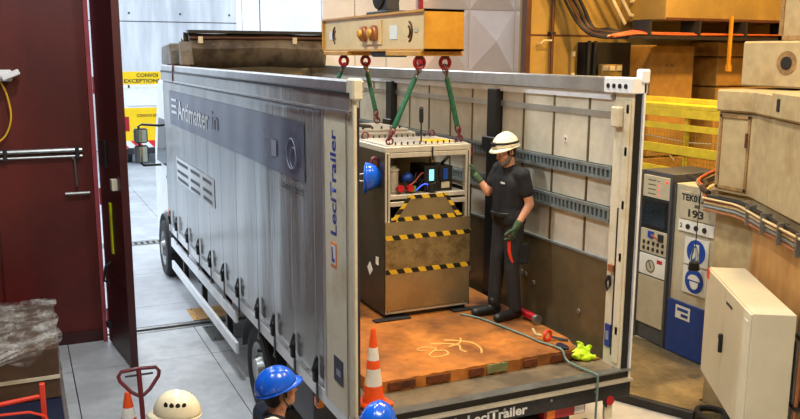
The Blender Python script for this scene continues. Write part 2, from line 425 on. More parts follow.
for i, (l, p, c) in enumerate(HALL_AND_FILL_LAMPS):  # the cool entries are added fill, given the same fitting as the rest
    t = thing('bay_and_fill_lamp', 'unseen round ceiling lamp under the hall roof, cool ones added as fill', 'lamp', l, group='hall ceiling lamps')
    MB().lathe([(.08, .55), (.12, .4), (.34, .03), (.34, 0), (.31, 0), (.1, .35)], 24, l).build('reflector', 'alu', t, smooth=True)
    MB().lathe([(.1, .40), (.12, .44)], 16, l).build('bulb', 'lamp_glow', t)
    MB().tube([(l[0], l[1], l[2] + .5), (l[0], l[1], 8)], .02).build('rod', 'steel_dark', t)
# right jamb of the doorway
jr = sbox('trim_1', 'brown_steel', 4.10, 4.19, 6.16, 6.30, 0, 8); jr['label'] = 'brown steel post at the right of the doorway'; jr['category'] = 'post'
# left: hinge post and open door leaf
hp = sbox('trim_2', 'maroon_lit', -2.545, -2.49, 6.12, 6.30, 0, 8); hp['label'] = 'maroon hinge post at the edge of the maroon wall, coloured lighter as if lit'; hp['category'] = 'post'
for z in (.25, 1.9, 3.35): MB().lathe([(.022, z), (.022, z + .22)], 10, (-2.468, 6.10, 0)).build('hinge', 'maroon_lit', hp)
dl = struct(thing('door_1', 'tall dark maroon steel door leaf standing open into the hall', 'door', (-2.46, 6.12, 0)))
MB().box(-2.475, -2.420, 4.93, 6.10, .03, 7.6).build('leaf', 'maroon_dark', dl)
MB().box(-2.495, -2.405, 4.86, 4.93, .03, 7.6).build('edge_channel', 'maroon_dark', dl)
MB().box(-2.490, -2.475, 4.93, 6.08, 1.0, 1.06).build('rib', 'maroon_dark', dl)
MB().box(-2.495, -2.475, 5.62, 5.92, 2.45, 2.78).build('recess_plate', 'steel_dark', dl, bevel=.004)
t = MB().box(-2.540, -2.475, 5.12, 5.22, 2.22, 2.36).build('latch_box', 'cream', dl, bevel=.005)
MB().box(-2.490, -2.475, 5.52, 5.60, 1.35, 2.0).build('reflective_strip', 'yellow_strip', dl)
MB().tube([(-2.475, 5.85, .88), (-2.550, 5.85, .93), (-2.550, 5.72, 1.15), (-2.475, 5.72, 1.2)], .016).build('grab_handle', 'steel_dark', dl)
MB().box(-2.520, -2.475, 5.9, 6.02, .25, .33).build('bolt', 'steel_dark', dl)
dl.rotation_euler = (0, 0, .125)
# conduit, lamp and cable on the maroon wall
t = thing('conduit_run', 'grey steel conduit run along the maroon wall with a bent drop', 'conduit', (-3.2, 6.18, 2.6))
MB().tube([(-6.95, 6.17, 2.62), (-2.66, 6.17, 2.63)], .028).tube([(-6.95, 6.17, 2.55), (-2.66, 6.17, 2.55)], .016).build('pipe', 'steel_gal', t, smooth=True)
MB().tube([(-3.0, 6.17, 2.55), (-2.80, 6.17, 2.55), (-2.76, 6.17, 2.50), (-2.75, 6.17, 2.15)], .014).tube([(-2.90, 6.16, 2.06), (-2.60, 6.16, 2.06)], .02).build('drop_pipe', 'steel_gal', t, smooth=True)
for x in (-6, -4.8, -3.6, -2.75): MB().box(x, x + .05, 6.14, 6.218, 2.52, 2.67).build('clamp', 'steel_dark', t)
t = thing('wall_lamp', 'white emergency lamp on the maroon wall with a hanging yellow cable', 'lamp', (-3.55, 6.22, 3.5))
MB().box(-3.75, -3.42, 6.02, 6.22, 3.52, 3.66).build('body', 'white_paint', t, bevel=.02)
MB().obox((-3.44, 6.03, 3.60), (.92, 0, .38), (0, 1, 0), (-.38, 0, .92), .11, .09, .035).build('shade', 'white_paint', t, bevel=.01)
MB().tube(sp([(-3.56, 6.12, 3.52), (-3.50, 6.12, 3.35), (-3.47, 6.13, 3.1), (-3.52, 6.14, 2.9), (-3.62, 6.15, 2.78), (-3.8, 6.17, 2.72)]), .012).build('cable', 'cable_yellow', t, smooth=True)

# ------------------------------------------------------------------ outside
wg = sbox('wall_yard', 'concrete_grey', -14, 30, 30, 30.6, 0, 14); wg['label'] = 'tall board-marked grey concrete wall at the end of the yard'; wg['category'] = 'wall'
for x in range(-14, 31, 2):
    for z in (2.7, 5.4, 8.1): MB().box(x + .9, x + .97, 29.985, 30.0, z, z + .07).build('tie_hole', 'steel_dark', wg)
for z in (2.4, 5.1, 7.8, 10.5): MB().box(-14, 30, 29.99, 30, z, z + .03).build('pour_joint', 'steel_dark', wg)
ww = struct(thing('wall_white_shed', 'white panelled building side behind the truck front', 'wall', (2, 14, 0)))
xw = [1.45, 1.88, 4.4, 6.4]
for i in range(3): MB().box(xw[i] + .012, xw[i + 1] - .012, 13.96, 14.1, 0, 8).build('panel', 'facade', ww, bevel=.01)
MB().box(1.46, 6.4, 14.02, 14.3, 0, 8).build('backing', 'steel_dark', ww)
MB().prism([(1.43, 14.1), (1.45, 13.96), (1.36, 14.1)], 0, 8).build('corner_flashing', 'facade', ww)
fc = struct(thing('wall_facade', 'pinkish white facade of pyramid relief panels beyond the doorway', 'wall', (4.5, 8.6, 0)))
MB().box(1.5, 7.2, 8.62, 8.9, 0, 8).build('backing', 'facade', fc)
pyr = None
for i in range(4):
    for j in range(7):
        x0, z0, s_ = 3.42 + i * 1.0, .1 + j * 1.15, .985
        if pyr is None:
            pyr = MB().add([(x0, 8.6, z0), (x0 + s_, 8.6, z0), (x0 + s_, 8.6, z0 + 1.135), (x0, 8.6, z0 + 1.135), (x0 + s_ / 2, 8.43, z0 + .57),
                            (x0, 8.62, z0), (x0 + s_, 8.62, z0), (x0 + s_, 8.62, z0 + 1.135), (x0, 8.62, z0 + 1.135)],
                           [(0, 1, 4), (1, 2, 4), (2, 3, 4), (3, 0, 4), (0, 5, 6, 1), (1, 6, 7, 2), (2, 7, 8, 3), (3, 8, 5, 0)]).build('facade_panel', 'facade_pink', fc); px, pz = x0, z0
        else: share(pyr, fc, (x0 - px, 0, z0 - pz))
for i in range(3): MB().box(1.52 + i * .6, 1.52 + i * .6 + .585, 8.57, 8.62, 0, 8).build('flat_panel', 'facade', fc, bevel=.008)
t = thing('red_post', 'slim red steel post in front of the pyramid facade', 'post', (3.36, 8.5, 0))
MB().tube([(3.36, 8.5, .02), (3.36, 8.5, 7.5)], .045, 10).build('pole', 'red_paint', t, smooth=True)
MB().box(3.22, 3.50, 8.38, 8.56, 0, .02).build('base_plate', 'steel_dark', t)

# yellow convoy van in the yard
vx0, vx1, vy = -.02, 1.95, 25.0
t = thing('escort_van', 'yellow and white escort van with a CONVOI EXCEPTIONNEL roof sign', 'van', (1.0, 26.5, 0))
MB().prism([(vy, .45), (vy, 2.05), (vy + .25, 2.7), (vy + 4.2, 2.7), (vy + 5.2, 1.5), (vy + 5.4, .45)], vx0, vx1, 'x').build('body', 'white_paint', t, bevel=.06)
MB().box(vx0 + .02, vx1 - .02, vy - .03, vy, .85, 2.0).build('rear_door', 'yellow_truck', t, bevel=.01)
MB().box(vx0 - .02, vx0, vy + .05, vy + 4.6, .8, 1.9).build('side_band', 'yellow_truck', t)
MB().prism([(vy - .02, 2.08), (vy + .2, 2.62), (vy + .23, 2.62), (vy, 2.06)], vx0 + .12, vx1 - .12, 'x').build('rear_window', 'white_paint', t)
MB().box(vx0, vx1, vy - .06, vy - .03, .62, .86).build('chevron_band', 'chevron', t)
MB().box(vx0, vx1, vy - .12, vy, .40, .60).build('bumper', 'steel_dark', t, bevel=.02)
sg = MB().box(vx0 + .0, vx1 - .25, vy + .1, vy + .18, 2.80, 3.24).build('roof_sign', 'yellow_truck', t, bevel=.01)
text('lettering', 'CONVOI', (vx0 + .5, vy + .095, 3.05), (1, 0, 0), (0, 0, 1), .72, .13, 'print_black', sg, bold=.02)
text('lettering', 'EXCEPTIONNEL', (vx0 + .08, vy + .095, 2.86), (1, 0, 0), (0, 0, 1), 1.5, .13, 'print_black', sg, bold=.02)
text('lettering', 'CONVOI EXCEPT', (vx0 + .42, vy - .035, 1.68), (1, 0, 0), (0, 0, 1), 1.0, .10, 'red_dark', t, bold=.02)
for x in (vx0 + .1, vx1 - .3):
    for y in (vy + .9, vy + 4.3):
        wv = MB().lathe([(.2, x), (.33, x + .02), (.34, x + .1), (.33, x + .18), (.2, x + .2)], 20, (0, y, .34), 'x').build('wheel', 'rubber', t, smooth=True)
for x in (vx0 + .02, vx1 - .16): MB().box(x, x + .14, vy - .04, vy, 1.2, 1.7).build('tail_lamp', 'red_paint', t)
for x in (vx0 + .2, vx1 - .3): MB().box(x, x + .06, vy + .12, vy + .16, 2.68, 2.78).build('sign_bracket', 'steel_dark', t)
MB().tube([(vx0, vy + .3, 2.35), (vx0 - .18, vy + .32, 2.3), (vx0 - .2, vy + .33, 2.1)], .03).build('work_lamp_arm', 'black', t)
# ------------------------------------------------------------------ the truck
random.seed(5)
TK = thing('curtain_truck', 'long silver curtain-sided truck parked with its rear end open', 'truck', (0, 4, 0))
T_, D_, L_ = 3.69, 1.2, 8.26
XL, XR = -1.275, 1.275
# chassis, deck, rear sill
ch = MB().box(-.45, -.33, .3, 10.4, .72, .98).box(.33, .45, .3, 10.4, .72, .98)
for y in (.6, 2.0, 4.2, 5.6, 7.2, 8.8): ch.box(-.34, .34, y, y + .1, .75, .95)
ch.build('chassis', 'steel_dark', TK)
MB().box(-1.2, 1.2, .02, L_, 1.1, D_).build('deck', 'deck_wood', TK)
mb = MB()
for k in range(9): mb.box(-1.2, 1.2, .5 + k * .9, .58 + k * .9, .98, 1.1)
mb.build('cross_bearer', 'steel_dark', TK)
sill = MB().box(XL, XR, -.04, .02, .96, 1.10).build('rear_sill', 'steel_dark', TK, bevel=.005)
MB().box(XL, XR, -.05, .03, 1.194, 1.208).build('sill_strip', 'steel_gal', sill); MB().box(XL, XR, -.07, .02, 1.105, 1.125).build('sill_strip', 'alu_profile', sill); MB().box(XL, XR, -.02, .02, 1.125, 1.194).build('sill_gap', 'black', sill)
for x in (-.9, -.45, 0, .45, .9): MB().lathe([(.014, -.048), (.012, -.04)], 8, (x, 0, 1.06), 'y').build('bolt', 'steel_gal', sill)
text('lettering', 'LeciTrailer', (-.34, -.043, .985), (1, 0, 0), (0, 0, 1), .56, .085, 'print_white', sill, bold=.03)
for x in (-1.1, 1.02): MB().box(x, x + .08, -.03, .0, .78, .96).build('bracket', 'cream', sill)
# rear lamps and under-run bar
MB().box(-1.1, 1.1, .22, .32, .5, .64).build('under_run_bar', 'steel_dark', TK, bevel=.01)
for x in (-.6, .52): MB().box(x, x + .08, .25, .45, .6, .98).build('bar_hanger', 'steel_dark', TK)
for (x0, lab) in ((.42, 0), (-.95, 0)):
    l = MB().box(x0, x0 + .42, .0, .1, .86, .97).build('rear_lamp', 'red_paint', TK, bevel=.01)
    MB().box(x0 + .3, x0 + .40, -.006, .0, .875, .955).build('reversing_lens', 'paper', l)
    MB().box(x0 + .02, x0 + .1, -.006, .0, .875, .955).build('indicator_lens', 'orange_lamp', l)
for x0 in (.22, .52, -.5): MB().box(x0, x0 + .22, .06, .3, .58, .88).build('buffer', 'black', TK, bevel=.03)
MB().tube([(1.0, -.03, 1.0), (1.0, -.04, .93), (1.02, -.04, .9), (1.03, -.03, .95)], .012).build('hook', 'steel_dark', TK)
MB().lathe([(.04, -.05), (.045, -.03), (.045, .0)], 14, (1.06, 0, .95), 'y').build('side_lamp', 'red_paint', TK)

# rear posts
def post(x0, x1, y1, name):
    p = MB().box(x0, x1, -.0, y1, 1.0, T_ - .02).build(name, 'cream', TK, bevel=.008); return p
pr = post(1.17, XR, .23, 'corner_post')
MB().box(1.155, 1.17, .02, .09, 1.25, 3.5).build('seal_lip', 'cream', pr); MB().box(1.162, 1.17, .1, .12, 1.3, 2.6).build('groove', 'steel_dark', pr)
MB().box(1.19, 1.25, -.012, 0, 1.15, 3.62).build('seal', 'black', pr); MB().box(1.255, XR, -.03, 0, 1.05, 3.64).build('edge_strip', 'white_paint', pr)
MB().box(1.158, 1.17, .13, .20, 1.36, 1.56).build('blue_sticker', 'print_blue', pr); MB().box(1.156, 1.158, .145, .185, 1.42, 1.50).build('sticker_mark', 'print_faint', pr)
h = MB().box(1.14, 1.17, .12, .18, 2.04, 2.10).build('latch', 'copper', pr); MB().tube([(1.15, .17, 2.0), (1.13, .18, 1.94), (1.15, .18, 1.86), (1.16, .16, 1.92), (1.15, .16, 2.0)], .012).build('latch_loop', 'black', h)
for z in (1.5, 2.15, 2.6, 3.05, 3.4): MB().box(1.155, 1.17, .03, .06, z, z + .07).build('hinge_lug', 'steel_gal', pr)
MB().box(1.12, 1.20, .1, .22, 3.28, 3.45).build('ratchet_box', 'cream', pr, bevel=.01)
hd = MB().box(1.13, 1.29, -.03, .34, 3.56, 3.69).build('post_head', 'white_paint', pr, bevel=.008)
for k in range(4): MB().lathe([(.02, 1.122), (.02, 1.13)], 10, (0, .05 + k * .075, 3.62), 'x').build('bolt', 'black', hd)
MB().box(1.22, 1.30, -.05, .05, 3.64, 3.76).build('head_lug', 'white_paint', hd, bevel=.015)
pl = post(XL, -1.245, .11, 'corner_post')
MB().box(-1.295, -1.215, -.04, .09, 3.55, 3.705).build('post_head', 'cream', pl, bevel=.015); MB().box(-1.245, -1.225, .01, .05, 1.1, 3.5).build('seal', 'steel_dark', pl)
# open right rear door folded along the outside
d = MB().box(1.30, 1.35, .05, 1.25, 1.08, 3.62).build('folded_door', 'cream', TK, bevel=.008)
MB().tube([(1.38, .3, 1.1), (1.38, .3, 3.6)], .017).build('lock_rod', 'steel_gal', d)
# right side wall, seen from inside
rw = MB().box(1.235, 1.27, .23, L_, 1.1, 3.52).build('side_wall', 'panel_steel', TK)
MB().box(1.16, XR, .34, L_, 3.56, T_).build('roof_rail', 'alu', rw, bevel=.01); MB().box(1.19, 1.24, .3, L_, 3.50, 3.565).build('rail_lip', 'white_paint', rw)
seam = [.24, .62, 1.16, 1.68, 2.10]
bay = [(2.30, 2.72), (2.73, 3.24), (3.25, 3.8), (3.81, 4.36), (4.37, 4.78), (5.0, 5.55), (5.56, 6.1), (6.11, 6.65), (6.66, 7.3), (7.31, 8.2)]
cells = [(seam[i] + .006, seam[i + 1] - .006) for i in range(4)] + bay
for (a, b) in cells:
    for (z0, z1) in ((2.115, 2.44), (2.58, 2.81), (2.935, 3.345), (3.40, 3.50)):
        MB().box(1.212, 1.238, a + .008, b - .008, z0, z1).build('wall_panel', 'panel_tan', rw)
for a in seam[1:4] + [2.725, 3.245, 3.805, 4.365, 5.555, 6.105, 6.655, 7.305]: MB().box(1.205, 1.236, a - .012, a + .012, 2.1, 3.5).build('panel_upright', 'panel_steel', rw)
MB().box(1.2, 1.236, .24, L_, 3.345, 3.40).build('band', 'alu', rw)
for (a, b) in ((.24, 2.1), (2.3, 4.8), (5.0, 8.2)):
    lp = MB().box(1.195, 1.236, a, b, 1.2, 2.10).build('lower_panel', 'panel_steel', rw)
    MB().box(1.185, 1.236, a, b, 2.095, 2.115).build('panel_cap', 'rail_blue', lp)
    for k in range(5):
        yy = a + .35 + (b - a - .6) * random.random(); zz = random.uniform(1.4, 1.7)
        MB().lathe([(.03, 1.192), (.022, 1.186), (.0, 1.188)], 10, (0, yy, zz), 'x').build('dent_rivet', 'steel_gal', lp)
for (z0, z1) in ((2.81, 2.93), (2.445, 2.575)):
    mb = MB().box(1.17, 1.21, .24, L_, z1 - .028, z1).box(1.17, 1.21, .24, L_, z0, z0 + .028).box(1.2, 1.21, .24, L_, z0, z1)
    y = .24
    while y < 8.2: mb.box(1.172, 1.2, y, y + .026, z0 + .02, z1 - .02); y += .062
    mb.build('slotted_rail', 'rail_blue', rw)
for y in (2.11, 4.80):
    p = MB().box(1.14, 1.236, y, y + .18, 1.2, 3.52).build('black_pillar', 'black', rw, bevel=.006)
    MB().box(1.11, 1.15, y - .05, y + .23, 2.88, 3.02).build('bracket', 'black', p, bevel=.01)
MB().box(1.205, 1.211, .93, .98, 3.08, 3.14).build('sticker', 'paper', rw); MB().box(1.203, 1.205, .945, .965, 3.095, 3.12).build('sticker_mark', 'red_paint', rw)
MB().box(-1.2, 1.2, L_ - .05, L_, 1.2, 3.72).build('bulkhead', 'panel_tan', TK)

# left side: curtain
def wav(y, z):
    a = .0035 * math.sin(y * 2.6 + 1.1 * math.sin(z * 1.4)) + .0022 * math.sin(y * 8.6 + z * 1.1) + .0012 * math.sin(z * 6 + y * 3)
    return a * min(1, (3.45 - z) * 3 + .15)
def cur(off):
    def fn(u, v):
        y = .64 + u * (8.22 - .64); z = 1.17 + v * (3.46 - 1.17)
        return (XL - off + wav(y, z), y, z)
    return fn
lw = MB().grid(cur(0), 150, 26).build('curtain', 'tarp', TK, smooth=True, thick=.006)
MB().box(-1.25, -1.235, .6, 8.2, 1.12, 3.5).build('side_lining', 'panel_tan', TK)
rl = MB().box(XL - .01, -1.19, .0, L_ + .02, 3.60, T_).build('roof_rail', 'alu', TK, bevel=.012)
MB().box(XL - .022, XL, .02, L_, 3.46, 3.60).build('rail_skirt', 'tarp', rl); MB().box(XL - .03, XL - .01, .02, L_, 3.585, 3.605).build('rail_groove', 'steel_dark', rl); MB().box(XL - .03, XL - .01, .02, L_, 3.455, 3.475).build('rail_bead', 'alu', rl)
bucky = [7.95, 7.37, 6.48, 5.69, 4.94, 4.21, 3.48, 2.64, 2.06, 1.42, .8]
for i in range(0, len(bucky) * 2 - 1, 2):
    k = i // 2; y = bucky[k] if i % 2 == 0 else (bucky[k] + bucky[k + 1]) / 2
    y += .07
    MB().grid(lambda u, v, y=y: (XL - .003 + wav(y, 1.17 + v * 2.29), y + (u - .5) * .014, 1.17 + v * 2.29), 1, 26).build('seam', 'tarp_seam', lw, smooth=True, thick=.001)
# printed banner on the curtain
def sheet(y0, y1, z0, z1, off, nu=40, nv=6, topslope=0):
    # u runs from the front (large y) to the rear
    return MB().grid(lambda u, v: (XL - off + wav(y1 + (y0 - y1) * u, z0 + (z1 - z0) * v), y1 + (y0 - y1) * u, z0 + (z1 - z0) * v), nu, nv)
bn = sheet(1.09, 7.62, 2.82, 3.32, .010, 130, 8).build('banner', 'banner', lw, smooth=True)
def conform(o, off):
    oo = Vector((0, 0, 0)); p = o.parent
    while p is not None: oo += Vector(p.location); p = p.parent
    bm = bmesh.new(); bm.from_mesh(o.data); bmesh.ops.triangulate(bm, faces=bm.faces[:])
    bm.to_mesh(o.data); bm.free()
    for v in o.data.vertices:
        y, z = v.co.y + oo.y, v.co.z + oo.z; v.co.x = XL - off + wav(y, z) - oo.x
    return o
def side_text(body, y_start, z0, W, H, m, parent=lw, off=.018, **k):
    return conform(text('lettering', body, (XL - off, y_start, z0), (0, -1, 0), (0, 0, 1), W, H, m, parent, 0, **k), off)
side_text('Antimatter', 6.85, 2.94, 2.05, .27, 'print_white', bold=.01)
side_text('in', 4.60, 2.98, .32, .22, 'print_faint', bold=.01)
for z in (3.00, 3.09, 3.18): sheet(6.98, 7.38, z, z + .035, .018, 6, 1).build('banner_stripe', 'print_white', lw)
sheet(1.86, 2.02, 2.95, 3.10, .018, 4, 2).build('banner_emblem', 'print_faint', lw)
mb = MB(); mb.tube([(XL - .02, 1.42 + .13 * math.cos(a * PI / 12), 3.03 + .13 * math.sin(a * PI / 12)) for a in range(24)], .004, 6, True)
mb.tube([(XL - .02, 1.36 + .09 * math.cos(a * PI / 12), 3.0 + .09 * math.sin(a * PI / 12)) for a in range(24)], .003, 6, True).build('banner_ring', 'print_faint', lw)
side_text('base.cern', 1.72, 2.70, .62, .075, 'print_black', bold=.01)
# second print with bars
sheet(4.62, 7.22, 2.0, 2.36, .009, 40, 4).build('white_print', 'print_white', lw, smooth=True)
for z in (2.03, 2.14, 2.27):
    for (a, b) in ((7.15, 6.3), (6.1, 5.5), (5.3, 4.75)): sheet(b, a, z, z + .045, .014, 10, 1).build('print_bar', 'print_black', lw)
# rear rigid panel with LeciTrailer lettering
rp = MB().box(XL - .006, -1.24, .11, .63, 1.14, 3.47).build('rear_side_panel', 'cream', TK, bevel=.004)
MB().box(XL - .012, XL, .60, .64, 1.14, 3.47).build('panel_edge', 'alu', rp); MB().box(XL - .01, XL, .115, .13, 1.14, 3.47).build('panel_edge', 'steel_gal', rp)
text('lettering', 'LeciTrailer', (XL - .009, .335, 2.52), (0, 0, 1), (0, 1, 0), .80, .13, 'print_blue', rp, bold=.018, extrude=-.001)
bd = MB().box(XL - .010, XL, .345, .465, 2.27, 2.46).build('emblem_plate', 'orange_lamp', rp); MB().box(XL - .012, XL, .36, .45, 2.29, 2.44).build('emblem_field', 'print_white', bd)
MB().prism([(.43, 2.31), (.44, 2.42), (.42, 2.42), (.405, 2.335), (.375, 2.335), (.375, 2.31)], XL - .014, XL - .011, 'x').build('emblem_mark', 'print_blue', bd)
st = MB().box(XL - .010, XL, .22, .42, 1.36, 1.56).build('dark_sticker', 'navy', rp); MB().box(XL - .012, XL, .27, .36, 1.42, 1.47).build('sticker_mark', 'print_faint', st)
# bottom rail, straps and buckles
MB().box(XL - .004, -1.2, .1, 8.2, 1.04, 1.17).build('bottom_rail', 'white_paint', TK, bevel=.006)
for y in bucky:
    s = MB().box(XL - .026, XL - .018, y - .022, y + .022, 1.02, 1.42).build('curtain_strap', 'black', TK)
    MB().box(XL - .055, XL - .026, y - .03, y + .03, 1.20, 1.33).build('buckle', 'black', s, bevel=.006)
    MB().obox((XL - .045, y, 1.35), (0, 1, 0), (.3, 0, .95), (.95, 0, -.3), .016, .06, .006).build('buckle_lever', 'steel_dark', s)
    MB().tube([(XL - .025, y, 1.03), (XL - .035, y, 1.0), (XL - .02, y, .98)], .008, 6).build('strap_hook', 'steel_gal', s)
# side guards
g = MB().box(-1.25, -1.21, 3.9, 8.3, .76, .90).build('side_guard', 'white_paint', TK, bevel=.008)
g = MB().box(-1.25, -1.21, 3.9, 8.3, .38, .52).build('side_guard', 'white_paint', TK, bevel=.008)
for y in (4.5, 6.0, 7.4): MB().box(-1.21, -1.14, y, y + .08, .38, 1.1).build('guard_hanger', 'steel_dark', TK)
a_ = MB().lathe([(.02, 5.3), (.16, 5.32), (.16, 6.15), (.02, 6.17)], 18, (-.82, 0, .72), 'y').build('air_tank', 'steel_dark', TK, smooth=True)
MB().lathe([(.12, .55), (.14, .6), (.14, .86), (.10, .9)], 16, (-1.02, 6.6, 0)).build('reservoir', 'navy', TK, smooth=True)
for y in (3.9, 4.9, 6.6): MB().box(-1.262, -1.24, y, y + .07, 1.0, 1.04).build('side_marker', 'orange_lamp', TK, bevel=.004)
# wheels
def wheel(y, x0, r=.5):
    s = 1 if x0 > 0 else -1
    hub = MB().lathe([(.02, x0 + s * .02), (.12, x0 + s * .03), (.15, x0 - s * .05), (.25, x0 - s * .06), (.30, x0 - s * .01), (.31, x0 - s * .25), (.1, x0 - s * .25)], 28, (0, y, r), 'x').build('wheel', 'steel_gal', TK, smooth=True)
    MB().lathe([(.30, x0 - s * .01), (.36, x0 + s * .01), (.46, x0), (r - .012, x0 - s * .03), (r, x0 - s * .07), (r, x0 - s * .24), (r - .02, x0 - s * .29), (.36, x0 - s * .30), (.30, x0 - s * .29), (.30, x0 - s * .01)], 40, (0, y, r), 'x', cap=False).build('tyre', 'rubber', hub, smooth=True)
    for k in range(10): a = k * PI / 5; MB().lathe([(.016, x0 - s * .055), (.014, x0 - s * .03)], 6, (0, y + .205 * math.sin(a), r + .205 * math.cos(a)), 'x').build('wheel_nut', 'steel_dark', hub)
for x0 in (-1.22, 1.22): wheel(3.02, x0); wheel(9.35, x0)
for s in (-1, 1):
    MB().grid(lambda u, v: (s * (1.24 - v * .34), 3.02 - .60 * math.cos(.15 + u * (PI - .3)), .50 + .60 * math.sin(.15 + u * (PI - .3))), 18, 1).build('mudguard', 'black', TK, smooth=True, thick=.012)
MB().box(-1.22, -.95, 2.30, 2.32, .30, 1.0).build('mud_flap', 'rubber', TK)
MB().box(-1.2, -.8, 1.2, 2.0, .55, 1.0).build('tool_box', 'rack_grey', TK, bevel=.01)
MB().box(-1.252, -1.2, .92, 1.02, .90, .98).build('side_reflector', 'orange_lamp', TK)
# cab
cy0, cy1 = 8.55, 10.75
cb = MB().prism([(cy0, .9), (cy0, 3.35), (cy1 - .9, 3.42), (cy1 - .15, 2.2), (cy1, 1.0), (cy1 - .05, .45), (cy1 - .7, .45), (cy1 - .78, .95), (cy1 - 1.0, 1.08), (cy1 - 1.78, 1.08), (cy1 - 2.0, .9)], -1.10, 1.10, 'x').build('cab', 'white_paint', TK, bevel=.03)
for s in (-1, 1):
    MB().prism([(9.05, 1.95), (9.05, 2.75), (9.95, 2.75), (10.35, 1.95)], s * 1.102, s * 1.11, 'x').build('cab_window', 'glass_dark', cb)
    MB().box(min(s * 1.10, s * 1.13), max(s * 1.10, s * 1.13), 9.1, 9.25, 1.75, 1.8).build('door_handle', 'black', cb)
    MB().grid(lambda u, v: (s * (1.19 - v * .3), 9.35 - .62 * math.cos(.1 + u * (PI - .2)), .48 + .62 * math.sin(.1 + u * (PI - .2))), 18, 1).build('wheel_arch', 'black', cb, smooth=True, thick=.02)
    m_ = MB().tube([(s * 1.08, 9.95, 2.60), (s * 1.40, 9.95, 2.63), (s * 1.46, 9.95, 2.60), (s * 1.46, 9.95, 1.95), (s * 1.40, 9.95, 1.90), (s * 1.08, 9.95, 1.90)], .022).build('mirror_arm', 'black', TK, smooth=True)
    for (z0, z1) in ((2.30, 2.56), (1.95, 2.26)):
        MB().box(s * 1.43 - .115, s * 1.43 + .115, 9.90, 10.02, z0, z1).build('mirror_housing', 'black', m_, bevel=.025); MB().box(s * 1.43 - .095, s * 1.43 + .095, 9.893, 9.90, z0 + .02, z1 - .02).build('mirror_glass', 'glass_mirror', m_)
    MB().box(min(s * 1.10, s * 1.22), max(s * 1.10, s * 1.22), 8.6, 8.68, 1.2, 1.32).build('side_indicator', 'orange_lamp', cb)
MB().prism([(cy1 - .83, 3.2), (cy1 - .14, 2.1), (cy1 - .10, 2.1), (cy1 - .79, 3.2)], -1.05, 1.05, 'x').build('windscreen', 'glass_dark', cb)

# gathered sliding roof at the front end
rf = MB().grid(lambda u, v: (-.98 + u * 2.16, [7.5, 7.42, 7.55, 7.9, 8.0, 7.72, 7.78, 8.1, 8.22, 8.0, 8.05, 8.22, 8.24][min(12, int(v * 12 + .5))] + .015 * math.sin(u * 14 + v * 9),
                             [3.66, 3.95, 4.17, 4.19, 3.95, 3.72, 3.95, 4.12, 3.9, 3.72, 3.9, 4.05, 3.72][min(12, int(v * 12 + .5))] - .012 * math.sin(u * 9)), 40, 12).build('gathered_roof', 'tarp_roof', TK, smooth=True, thick=.008)
MB().box(-.99, 1.18, 7.44, 7.60, 4.17, 4.215).build('roof_bow', 'steel_dark', rf); MB().tube([(-.97, 7.47, 4.10), (1.18, 7.47, 4.11)], .022).build('roof_tube', 'brown_steel', rf)
for x in (-.85, .62): MB().box(x, x + .07, 7.44, 7.50, 4.02, 4.12).build('roof_hinge', 'cream', rf)
MB().prism([(7.2, 3.70), (7.4, 3.70), (7.42, 4.05), (7.30, 3.9)], -1.15, -.97, 'x').build('roof_end_fold', 'tarp_roof', rf, bevel=.01)
MB().prism([(7.6, 3.70), (8.5, 3.70), (8.42, 3.98), (7.7, 4.02)], -1.24, -1.0, 'x').build('roof_end_fold', 'tarp_roof', rf, bevel=.02)
MB().tube([(-1.285, 7.15, 3.72), (-1.30, 7.13, 3.60), (-1.30, 7.15, 3.45)], .012).build('red_cord', 'red_dark', TK)
# ------------------------------------------------------------------ load on the deck
random.seed(3)
PZ = 1.30
pt = thing('rusty_plate', 'thick rusty steel plate lying on the truck deck with chalk marks', 'plate', (0, 1.8, 1.2))
pts = [(-1.0, .36)]
x = -1.0
edge = []
while x < .97:
    edge.append((x, .34 + random.uniform(-.012, .012))); x += .055
edge += [(.98, .36), (1.08, .62), (1.10, 3.6), (-1.02, 3.6)]
MB().prism(edge, 1.202, PZ).build('plate', 'rust', pt)
for (x0, x1) in ((-.86, -.62), (-.52, -.30), (-.12, .02), (.42, .55), (.70, .95)): MB().box(x0, x1, .322, .334, 1.225, 1.285).build('edge_scale', 'rust_edge', pt)
MB().box(.05, .25, .318, .330, 1.225, 1.298).build('green_paint_patch', 'olive_paint', pt)
# chalk scribble
def stroke(p): return sp([(a, b, PZ + .003) for a, b in p], 5)
mb = MB().tube(stroke([(-.28, .82), (-.34, .86), (-.30, .92), (-.20, .90), (-.17, .84), (-.24, .78), (-.30, .72), (-.26, .66), (-.14, .68), (-.12, .76), (-.2, .8)]), .009, 5)
mb.tube(stroke([(-.16, .98), (-.02, .92), (.06, .84), (.02, .74), (.04, .66)]), .009, 5).tube(stroke([(0.0, 1.02), (.10, .96), (.20, .86), (.20, .70), (.14, .58)]), .009, 5).tube(stroke([(-.05, .84), (.10, .90), (.16, 1.0)]), .009, 5)
mb.build('chalk_mark', 'chalk', pt)

